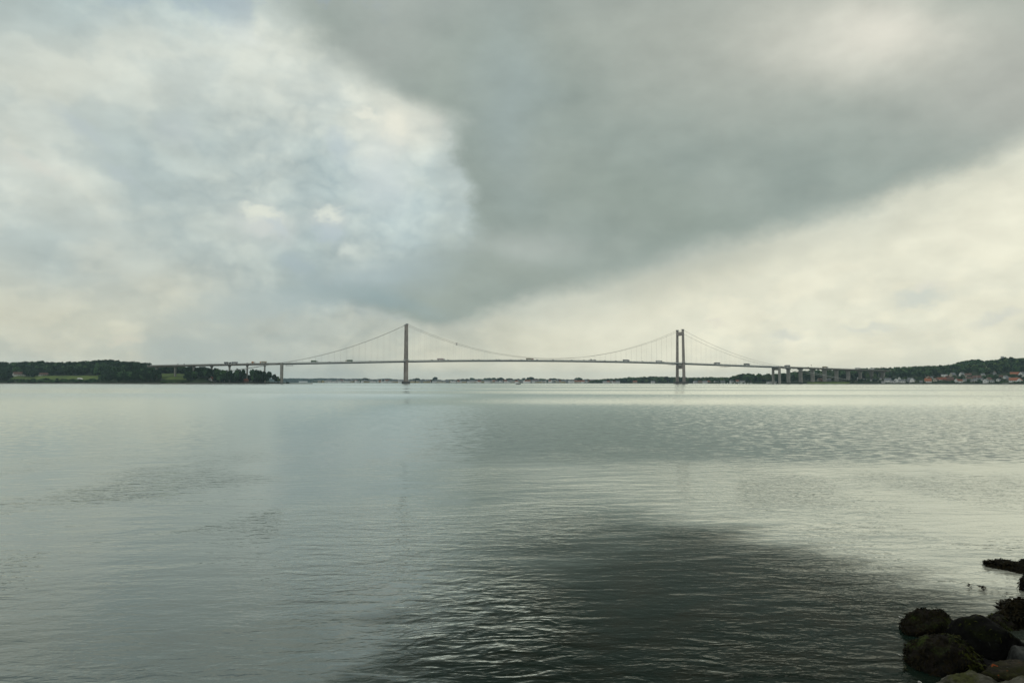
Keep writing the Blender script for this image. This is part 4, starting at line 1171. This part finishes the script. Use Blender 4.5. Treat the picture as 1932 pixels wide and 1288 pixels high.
# ------------------------------------------------------------------ vehicles
def truck_parts(length, box_m, cab_m, flip, flat=False):
    d = -1 if flip else 1
    P_ = []
    b = MB(); bl = length - 3.2
    if flat:
        b.box((-d * 1.4, 0, 1.35), (bl, 2.5, .3)); b.box((-d * 1.4, 0, 1.9), (bl * .7, 2.2, .8), taper=(.9, .8))
    else:
        b.box((-d * 1.4, 0, 2.55), (bl, 2.55, 2.75))
        for k in range(6): b.box((-d * 1.4 - bl / 2 + (k + .5) * bl / 6, 0, 2.55), (.08, 2.61, 2.6))
    P_.append(('cargo_box', b.mesh('cargo_box', M[box_m])))
    b = MB(); b.box((d * (length / 2 - 1.15), 0, 1.95), (2.2, 2.45, 2.7), taper=(.86, .95), shift=(-d * .15, 0)); P_.append(('cab', b.mesh('cab', M[cab_m])))
    b = MB(); b.box((d * (length / 2 - .05), 0, 2.45), (.12, 2.1, .8)); P_.append(('windscreen', b.mesh('windscreen', M['glass'])))
    b = MB(); b.box((-d * .2, 0, .95), (length - 1, 1.0, .35)); P_.append(('chassis', b.mesh('chassis', M['dark'])))
    return P_
def wheel_mesh(r_=.5, w_=.3):
    b = MB(); b.tube([(0, -w_ / 2, 0), (0, w_ / 2, 0)], r_, 12); return b.mesh('wheel', M['tyre'])
WH = wheel_mesh(); WHC = wheel_mesh(.32, .2)
def truck(px, length, box_m, cab_m, lab, lane=-8.6, flip=False, flat=False):
    t = t_of(px); z = deckz(t) + .10
    r_ = empty('lorry', P(t, lane, z), TW_ANG); tag(r_, lab, 'lorry', 'lorries crossing the bridge')
    for nm, me in truck_parts(length, box_m, cab_m, flip, flat): use(nm, me, r_)
    d = -1 if flip else 1
    for x in (d * (length / 2 - 1.2), -d * (length / 2 - 1.6), -d * (length / 2 - 2.8), d * (length / 2 - 4.2)):
        for y in (-1.1, 1.1): use('wheel', WH, r_, (x, y, .5))
for a in [
 (429.5, 10.5, 'v_dark', 'v_dark', 'short dark lorry leading over the left approach'),
 (442.5, 14, 'v_grey', 'v_dark', 'long dark grey lorry over the left approach, behind the short dark one', -8.6, True),
 (479, 7, 'v_orange', 'v_white', 'small orange lorry over the left approach'),
 (497.5, 13, 'v_beige', 'v_orange', 'beige lorry with yellow-red base on the left approach', -8.6, True),
 (593.5, 14, 'v_green', 'v_white', 'dark green and white lorry on the left side span'),
 (658.5, 14, 'v_green', 'v_beige', 'green and beige lorry midway on the left side span', -8.6, True),
 (831, 16, 'v_pink', 'v_white', 'pale pink lorry on the deck just right of the left tower'),
 (997.5, 16, 'v_beige', 'v_red', 'beige lorry with a red cab near mid-span'),
 (1117, 13, 'v_grey', 'v_dark', 'low grey flatbed lorry on the right half of the main span', -8.6, True, True),
 (1178.5, 15, 'v_grey', 'v_grey', 'grey lorry on the main span, second left of the right tower'),
 (1240, 15, 'v_white', 'v_dark', 'pale lorry with dark cab just left of the right tower'),
 (1349, 15, 'v_grey', 'v_dark', 'grey lorry just past the right tower on the side span', -8.6, True),
 (1405, 15, 'v_dark', 'v_grey', 'dark brown-grey lorry in the middle of the right side span'),
 (1481, 14, 'v_grey', 'v_grey', 'grey lorry above the right end pylon', -8.6, True),
 (1552, 15, 'v_beige', 'v_white', 'beige lorry over the right approach'),
 (1613, 14, 'v_white', 'v_white', 'white lorry near the end of the right approach', -8.6, True),
 (1641, 13, 'v_white', 'v_grey', 'last pale lorry entering the trees on the right'),
]: truck(*a)
def car_body():
    b = MB()
    prof = [(-2.2, .35), (-2.2, .85), (-1.6, .95), (-1.0, 1.42), (.5, 1.45), (1.2, .98), (2.1, .82), (2.2, .35)]
    b.sweep([[(x, y, z) for x, z in prof] for y in (-.86, .86)]); return b
cars = [(468, 'v_dark', 'dark'), (476, 'v_grey', 'grey'), (622, 'v_dark', 'dark'), (698, 'v_white', 'white'), (814, 'v_dark', 'dark'), (844, 'v_grey', 'grey'), (891, 'v_dark', 'dark'), (902, 'v_dark', 'dark'), (935, 'v_dark', 'dark'), (940, 'v_dark', 'dark'),
        (962, 'v_grey', 'grey'), (982, 'v_dark', 'dark'), (1011, 'v_grey', 'grey'), (1041, 'v_dark', 'dark'), (1076, 'v_dark', 'dark'), (1099, 'v_dark', 'dark'), (1109, 'v_grey', 'grey'), (1138, 'v_dark', 'dark'), (1159, 'v_grey', 'grey'), (1209, 'v_dark', 'dark'), (1248, 'v_dark', 'dark'), (1520, 'v_dark', 'dark')]
bodies = {}
def where(px, i):
    if px < 535: return 'over the left approach'
    if px < 766: return 'on the left side span'
    if px < 1283: return 'on the main span'
    return 'over the right approach'
cnts = {}
for px, m_, cn in cars:
    wv_ = where(px, 0); cnts[wv_] = cnts.get(wv_, 0) + 1
    t = t_of(px)
    r_ = empty('car', P(t, -9.4, deckz(t) + .10), TW_ANG)
    tag(r_, f"small {cn} car {wv_}, {ordn(cnts[wv_])} car from left", 'car', 'cars crossing the bridge')
    if m_ not in bodies: bodies[m_] = car_body().mesh('body', M[m_])
    use('body', bodies[m_], r_)
    if 'win' not in bodies:
        b = MB(); b.box((-.25, 0, 1.18), (2.0, 1.76, .34), taper=(.78, 1)); bodies['win'] = b.mesh('window', M['glass'])
    use('window', bodies['win'], r_)
    for x in (-1.35, 1.35):
        for y in (-.8, .8): use('wheel', WHC, r_, (x, y, .32))

# ------------------------------------------------------------------ boats
def hull_mb(L, B, Hh, tr=.8):
    b = MB(); rs = []
    for i in range(9):
        u_ = i / 8; x = -L / 2 + L * u_
        w_ = B / 2 * (tr + (1 - tr) * sm(0, .4, u_)) * (1 - sm(.45, 1.0, u_) ** 1.3 * .97)
        top = Hh * (1 + .35 * u_ ** 2)
        rs.append([(x, -w_, top), (x, -w_ * .9, .15), (x, -w_ * .45, -.45), (x, w_ * .45, -.45), (x, w_ * .9, .15), (x, w_, top)])
    b.sweep(rs); return b
bo = at(977.8, 724.6, 1200)
bt = empty('motor_boat', (bo.x, 1200, 0), R(4)); tag(bt, 'small white cabin boat with dark hull and mast out on the strait', 'boat')
hull_mb(8.2, 2.8, 1.1).build('hull', M['hulldark'], bt)
b = MB(); b.box((-.3, 0, 1.75), (5.4, 2.2, 1.3), taper=(.75, .8)); b.box((-.8, 0, 2.75), (2.6, 1.8, 1.0), taper=(.7, .85)); cb = b.build('cabin', M['hull'], bt)
b = MB(); b.box((-.8, 0, 2.75), (2.3, 1.86, .45), taper=(.9, .95)); b.build('window', M['glass'], cb)
b = MB(); b.tube([(-.4, 0, 3.2), (-.5, 0, 6.6)], .12, 6, .06); b.tube([(-1.2, 0, 4.6), (.4, 0, 4.6)], .05, 5); b.build('mast', M['hull'], bt)
for px, D, lab in ((588.5, 3000, 'white moored yacht with bare mast off the farthest coast, left one'), (636, 2300, 'white moored yacht with bare mast off the farthest coast, right one')):
    y_ = empty('sailing_yacht', (Xof(px, D), D, 0), R(70)); tag(y_, lab, 'yacht', 'two moored yachts')
    hull_mb(11, 3.4, 1.3).build('hull', M['hull'], y_)
    b = MB(); b.box((-.5, 0, 1.75), (4, 2, .8), taper=(.8, .8)); b.build('cabin', M['hull'], y_)
    b = MB(); b.tube([(.6, 0, 1.4), (.6, 0, 14)], .3, 6, .18); b.tube([(.6, 0, 2.8), (-4.2, 0, 3)], .2, 6); b.build('mast', M['hull'], y_)
pos_b = [1362, 1367, 1373, 1379, 1386, 1394, 1399, 1406, 1411, 1417, 1447, 1462]
for i, px in enumerate(pos_b):
    D = interp(SH_R, px) - 22 - (i % 2) * 6
    y_ = empty('marina_boat', (Xof(px, D), D, 0), R(10 + 35 * (i % 3))); tag(y_, f"white boat moored in the marina left of the end pylon, {ordn(i + 1)} from left", 'boat', 'boats in the marina')
    hull_mb(8.5, 2.8, 1.1).build('hull', M['hull'], y_)
    b = MB(); b.box((-.4, 0, 1.6), (3.6, 2, 1.1), taper=(.75, .85)); b.build('cabin', M['hull'], y_)
    b = MB(); b.tube([(.3, 0, 1.1), (.3, 0, 8 if i % 2 else 3.5)], .07, 5); b.build('mast', M['hull'], y_)
# bathing jetty at the right shore
D = interp(SH_R, 1896) - 4
jt = empty('jetty', (Xof(1896, D), D, 0), 0); tag(jt, 'small jetty with white posts left of the large red-orange roofed house', 'jetty')
b = MB(); b.box((0, 0, .9), (12, 2, .2)); b.build('walkway', M['shorestone'], jt)
for i, x in enumerate((-5.6, -2.8, 0, 2.8, 5.6)):
    b = MB(); b.tube([(x, -1.1, -1), (x, -1.1, 2.6)], .22, 7); b.build('post', M['white'], jt)

# ------------------------------------------------------------------ foreground rocks
def rock_mat(name, base, dark, moss, mossk, lichen=None, gloss=.6, spec=.5):
    m_ = bpy.data.materials.new(name); m_.use_nodes = True
    T = NT(m_.node_tree); bs = T.n['Principled BSDF']
    g = T.new('ShaderNodeNewGeometry'); p = g.outputs['Position']
    f1 = T.noise(p, 9.0, 8.0, .65, .3); f2 = T.noise(p, 3.0, 5.0, .6, .5); f3 = T.noise(p, 26.0, 5.0, .7)
    c = T.mix(T.mr(f1, .35, .68), tuple(dark) + (1,), tuple(base) + (1,))
    mk = T.m('MULTIPLY', T.mr(f2, .48, .62), mossk)
    nz = T.sep(g.outputs['Normal'])[2]
    mk = T.m('MULTIPLY', mk, T.mr(nz, -.1, .6))
    mc_ = T.mix(T.mr(f3, .4, .65), tuple(moss) + (1,), tuple(v * .35 for v in moss) + (1,))
    c = T.mix(mk, c, mc_)
    if lichen:
        l = T.mr(T.noise(p, 14.0, 3.0, .5), .64, .70)
        c = T.mix(T.m('MULTIPLY', l, .8), c, tuple(lichen) + (1,))
    T.put(bs.inputs['Base Color'], c)
    wet = T.m('MULTIPLY', T.mr(T.noise(p, 19.0, 4.0, .7, .6), .62, .74), .7)
    T.put(bs.inputs['Roughness'], T.m('MULTIPLY_ADD', wet, -.62, .90))
    T.put(bs.inputs['Specular IOR Level'], T.m('MULTIPLY_ADD', wet, .55, spec * .25))
    b_ = T.new('ShaderNodeBump'); b_.inputs['Strength'].default_value = .55; b_.inputs['Distance'].default_value = .03
    T.put(b_.inputs['Height'], T.m('ADD', f1, T.m('MULTIPLY', f3, .4))); T.put(bs.inputs['Normal'], b_.outputs[0])
    return m_
RM = {
 'black': rock_mat('wet black rock', (.008, .008, .007), (.003, .003, .003), (.012, .016, .003), .6, spec=.22),
 'mossy': rock_mat('mossy wet rock', (.016, .013, .010), (.005, .005, .004), (.027, .038, .007), 1.0, spec=.3),
 'grey': rock_mat('grey granite', (.06, .063, .058), (.020, .022, .020), (.02, .026, .008), .6, spec=.3),
 'lichen': rock_mat('lichened rock', (.040, .034, .022), (.012, .011, .008), (.024, .026, .006), .7, (.22, .05, .012), .7, .3),
 'pale': rock_mat('pale mossy granite', (.10, .096, .075), (.03, .029, .021), (.05, .056, .014), .8, None, .8, .3),
}
weed_m = mat('bladder wrack', (.015, .012, .005), .7, scale=14.0, col2=(.005, .005, .003))
weed_m.node_tree.nodes['Principled BSDF'].inputs['Specular IOR Level'].default_value = .04
weed_g = mat('olive weed', (.036, .040, .007), .7, scale=9.0, col2=(.010, .013, .004))
def rock_mesh(rx, ry, rz, seed, m_, sub=5, rough=.16, facets=7):
    bm = bmesh.new(); bmesh.ops.create_icosphere(bm, subdivisions=sub, radius=1)
    r_ = random.Random(seed); off = Vector((r_.uniform(-50, 50), r_.uniform(-50, 50), r_.uniform(-50, 50)))
    pl = []
    for _ in range(facets):
        n = Vector((r_.gauss(0, 1), r_.gauss(0, 1), r_.gauss(0, .8))).normalized(); pl.append((n, r_.uniform(.62, .88)))
    for v in bm.verts:
        c = v.co.normalized()
        q = c.copy()
        for n, d in pl:
            k = q.dot(n)
            if k > d: q -= n * (k - d) * .8
        f = 1 + rough * mnoise.fractal(c * 1.7 + off, 1.0, 2.1, 5) + (.035 if rough > .13 else .018) * mnoise.fractal(c * 8 + off, 1.0, 2.0, 4)
        q = q * f
        v.co = Vector((q.x * rx, q.y * ry, q.z * rz)) * 1.10
    me = bpy.data.meshes.new('rock'); bm.to_mesh(me); bm.free()
    me.materials.append(m_); me.polygons.foreach_set('use_smooth', [True] * len(me.polygons)); me.update()
    return me
def weed_on(me, n, size, seed, m_, zmin=-1, droop=.5, parent=None, cond=None):
    r_ = random.Random(seed); b = MB()
    fs = [p for p in me.polygons if p.center.z > zmin and (cond is None or cond(p.center))]
    if not fs: return
    for _ in range(n):
        p = r_.choice(fs); c = p.center.copy(); nrm_ = p.normal
        d = Vector((r_.gauss(0, 1), r_.gauss(0, 1), -droop + r_.gauss(0, .5)))
        d -= nrm_ * d.dot(nrm_) * .75; d = (d.normalized() + nrm_ * r_.uniform(0, .55)).normalized()
        s = d.cross(nrm_)
        if s.length < .01: continue
        s.normalize(); L = size * r_.uniform(.6, 1.5); w_ = L * r_.uniform(.10, .24)
        c = c - nrm_ * .004
        m1 = c + d * L * .5 + nrm_ * L * .10; e = c + d * L - Vector((0, 0, 1)) * L * .25
        b.add([c - s * w_ * .4, c + s * w_ * .4, m1 + s * w_, m1 - s * w_, e + s * w_ * .7 + nrm_ * .004, e - s * w_ * .2], [(0, 1, 2, 3), (3, 2, 4, 5)])
    o = b.build('seaweed', m_, parent)
    return o
def wrock(xl, xr, yt, yb, m_, seed, lab, ratio=.85, zbase=0.0, weed=None, sub=5, rough=.16, name='boulder', facets=7):
    """rock whose outline runs from xl to xr, top yt, foot yb (photo) resting at height zbase"""
    k = ray((xl + xr) / 2, yb); Df = k.y * (CAM_H - zbase) / -k.z
    rx = (xr - xl) / 2 / F * (Df * 1.04); ry = rx * ratio; D = Df + ry * .92
    rx = (xr - xl) / 2 / F * D
    ztop = at((xl + xr) / 2, yt, D).z
    rz = max(.05, (ztop - zbase) * 1.0)
    me = rock_mesh(rx, ry, rz, seed, RM[m_], sub, rough, facets)
    o = use(name, me, None, (at((xl + xr) / 2, yb, D).x, D, zbase)); tag(o, lab, 'boulder', 'boulders of the bank')
    if weed:
        for (n, size, mm, kw) in weed: weed_on(me, n, size, seed + 5, mm, parent=o, **kw)
    return o
wrock(1703, 1790, 1139, 1202, 'mossy', 11, 'round dark boulder with green moss and weed, standing alone in the water', .85, 0,
      [(1500, .035, weed_m, dict(zmin=-.02)), (260, .03, weed_g, dict(zmin=.12, cond=lambda c: c.x > 0.0))], rough=.12)
wrock(1724, 1836, 1204, 1279, 'mossy', 12, 'dark weed-covered boulder just below the round mossy one', .95, -.02,
      [(1500, .04, weed_m, dict(zmin=-.02)), (500, .05, weed_g, dict(zmin=.05, cond=lambda c: c.x > .06 and c.y < .1))])
wrock(1791, 1928, 1168, 1250, 'black', 13, 'biggest smooth black boulder in the middle of the group', .80, 0,
      [(110, .03, weed_g, dict(zmin=.24))], rough=.11, facets=12)
wrock(1846, 1916, 1161, 1190, 'mossy', 14, 'low olive-mossed boulder peeping out behind the biggest one', .9, 0, [(500, .035, weed_g, dict(zmin=.0)), (300, .035, weed_m, dict(zmin=.0))])
wrock(1886, 1975, 1137, 1186, 'black', 15, 'boulder draped in ragged black wrack at the right edge', .8, 0,
      [(2600, .06, weed_m, dict(zmin=-.03, droop=.15))])
wrock(1925, 1972, 1083, 1118, 'black', 16, 'small smooth black boulder cut by the right edge', .9, 0, [(160, .05, weed_m, dict(zmin=-.02))])
wrock(1926, 1985, 1056, 1077, 'black', 17, 'farthest low boulder at the right edge beyond the weed tongue', .9, 0, [(600, .05, weed_m, dict(zmin=-.02))])
wrock(1903, 1968, 1221, 1264, 'grey', 18, 'smooth grey boulder at the right edge in front of the biggest', .9, .02, None, rough=.1)
wrock(1808, 1906, 1247, 1282, 'black', 19, 'dark smooth boulder with mossy crest below the biggest one', .8, .0, [(260, .025, weed_g, dict(zmin=.10))])
wrock(1848, 1992, 1253, 1306, 'lichen', 20, 'brownish boulder with an orange lichen spot in the lower right corner', .8, .05, None)
wrock(1766, 1884, 1273, 1326, 'pale', 21, 'pale mossy granite boulder cut by the bottom edge', .8, .05, None, rough=.2)
wrock(1880, 2010, 1285, 1350, 'pale', 22, 'pale boulder hidden below the lichened one at the corner', .8, .1, None)
wrock(1965, 2080, 1215, 1290, 'grey', 23, 'grey boulder at the far right beside the lichened one', .8, .05, None)
wrock(1980, 2080, 1130, 1200, 'black', 24, 'black boulder beyond the right edge behind the wrack', .8, 0, None)
wrock(1700, 1790, 1330, 1400, 'grey', 25, 'grey boulder in front of the pale mossy one', .8, .05, None)

bank_rng = random.Random(77)
for i in range(26):
    x = bank_rng.uniform(3.2, 15.0); y = 5.2 + max(0, x - 3.0) * 1.02 + bank_rng.uniform(-1.3, .9)
    if y > 6.6 and abs(x - .56 * y) < .9 and y < 11.5: continue
    if x < .86 * y and y > 5.9: continue
    q = bank_rng.uniform(.25, .6)
    me = rock_mesh(q, q * bank_rng.uniform(.7, 1), q * bank_rng.uniform(.55, .8), 400 + i, RM[bank_rng.choice(('black', 'grey', 'lichen', 'pale'))], 4, .14, 8)
    o = use('boulder', me, None, (x, y, max(0, (5.6 + max(0, x - 3) * 1.1 - y) * .34 - .2)))
    tag(o, f"stone of the bank to the right of the lichened boulder, {ordn(i + 1)} from it", 'boulder', 'boulders of the bank beyond the frame')
# loose wrack floating on the water
def weed_patch(pts, n, size, seed, lab, spread=.05, m_=weed_m, z=.012):
    r_ = random.Random(seed); b = MB()
    for _ in range(n):
        (x, y, w_) = r_.choice(pts)
        k = ray(x, y); D = k.y * CAM_H / -k.z; c = at(x, y, D); c.z = 0
        sp_ = w_ / F * D
        a = r_.random() * 6.28; rr = sp_ * math.sqrt(r_.random())
        p = c + Vector((math.cos(a) * rr, math.sin(a) * rr * 1.3, z + r_.random() * .03))
        a2 = r_.random() * 6.28; L = size * r_.uniform(.5, 1.5); wd = L * .28
        d = Vector((math.cos(a2), math.sin(a2), r_.uniform(-.15, .35))); s = Vector((-math.sin(a2), math.cos(a2), r_.uniform(-.3, .3)))
        b.add([p, p + d * L * .4 + s * wd, p + d * L, p + d * L * .5 - s * wd], [(0, 1, 2, 3)])
    o = b.build('floating_wrack', m_); tag(o, lab, 'seaweed', 'floating wrack'); return o
wrock(1874, 1934, 1061, 1080, 'black', 26, 'low weed-smothered stone with a thin tongue of wrack to its left', 1.3, 0, [(1500, .05, weed_m, dict(zmin=-.03, droop=.05))])
weed_patch([(1864, 1066, 3), (1872, 1067, 4), (1882, 1068, 6), (1892, 1070, 9), (1902, 1071, 10), (1912, 1072, 9), (1922, 1072, 7), (1930, 1071, 6), (1896, 1069, 9), (1906, 1070, 10)], 1500, .06, 31, 'black tongue of wrack stretching left from the right edge', z=.03)
weed_patch([(1850, 1110, 3), (1855, 1112, 4), (1858, 1115, 3)], 90, .035, 32, 'small floating wrack lump left of the right-edge boulder')
weed_patch([(1829, 1109, 1.5), (1830, 1106, 1.2)], 24, .03, 33, 'tiny upright wrack scrap left of the wrack lump')
weed_patch([(1865, 1113, 2), (1872, 1114, 2), (1824, 1108, 2), (1837, 1109, 1.2), (1886, 1114, 2), (1900, 1122, 1.5), (1880, 1130, 2), (1917, 1131, 1.5), (1896, 1128, 2), (1890, 1127, 2), (1925, 1056, 2), (1912, 1058, 3), (1905, 1060, 2), (1856, 1063, 3)], 60, .022, 34, 'scattered wrack crumbs on the bright water by the right edge')['kind'] = 'stuff'
weed_patch([(1898, 1138, 4), (1892, 1140, 4), (1888, 1143, 4), (1903, 1136, 5), (1885, 1150, 4), (1893, 1152, 4), (1902, 1148, 6), (1883, 1149, 3)], 420, .045, 35, 'ragged wrack fringe left of the wrack-draped boulder')
weed_patch([(1708, 1264, 4), (1703, 1265, 3)], 14, .03, 36, 'small yellowish weed scrap in the water left of the lower boulder', m_=weed_g)
weed_g.node_tree.nodes['Principled BSDF'].inputs['Specular IOR Level'].default_value = .04
# specks of foam where the water laps the stones
foam = mat('foam', (.55, .55, .50), .8)
b = MB(); r_ = random.Random(3)
for (x, y, w_, n) in [(1787, 1205, 9, 46), (1793, 1178, 7, 26), (1700, 1165, 3, 14), (1697, 1236, 4, 5), (1725, 1248, 3, 10), (1782, 1200, 8, 24), (1733, 1287, 4, 7), (1800, 1180, 5, 14)]:
    k = ray(x, y); D = k.y * CAM_H / -k.z; c = at(x, y, D)
    for _ in range(n):
        a = r_.random() * 6.28; rr = w_ / F * D * math.sqrt(r_.random()); q = r_.uniform(.003, .011)
        px_, py_ = c.x + math.cos(a) * rr, D + math.sin(a) * rr * 1.4
        b.add([(px_ + q * math.cos(k2) * r_.uniform(.5, 1.6), py_ + q * math.sin(k2) * r_.uniform(.5, 1.3), .012) for k2 in (0, 1.05, 2.1, 3.14, 4.2, 5.2)], [(0, 1, 2, 3, 4, 5)])
tag(b.build('foam', foam), 'white foam specks lapping round the dark boulders', 'foam', kind='stuff')

# bank the photographer stands on, below and right of the frame
V = []; Fq = []; nx, ny = 60, 50
for i in range(nx + 1):
    for j in range(ny + 1):
        x = -14 + 34 * i / nx; y = -10 + 30 * j / ny
        edge_ = 5.6 + max(0, (x - 3.0)) * 1.1
        z = min(1.35, (edge_ - y) * .34) - .25 + .10 * mnoise.noise(Vector((x * .8, y * .8, 0)))
        V.append((x, y, max(-1.5, z)))
for i in range(nx):
    for j in range(ny):
        a = i * (ny + 1) + j; Fq.append((a, a + ny + 1, a + ny + 2, a + 1))
tag(use('shore', npmesh('shore', V, Fq, RM['grey'], True)), kind='structure')

# ------------------------------------------------------------------ haze over the strait
b = MB(); x0, x1, y0, y1, z0, z1 = -9300, 9300, -500, 9800, -8, 131
b.add([(x0, y0, z0), (x1, y0, z0), (x1, y1, z0), (x0, y1, z0), (x0, y0, z1), (x1, y0, z1), (x1, y1, z1), (x0, y1, z1)],
      [(3, 2, 1, 0), (4, 5, 6, 7), (0, 1, 5, 4), (1, 2, 6, 5), (2, 3, 7, 6), (3, 0, 4, 7)])
hz = bpy.data.materials.new('haze'); hz.use_nodes = True
T = NT(hz.node_tree)
for nd in list(T.n): T.n.remove(nd)
pv = T.new('ShaderNodeVolumePrincipled'); pv.inputs['Color'].default_value = (.66, .88, 1.0, 1)
pv.inputs['Density'].default_value = 0.00005; pv.inputs['Anisotropy'].default_value = .2
out = T.new('ShaderNodeOutputMaterial'); T.l.new(pv.outputs[0], out.inputs['Volume'])
tag(b.build('haze', hz), 'thin pale haze over the strait', 'haze', kind='stuff')
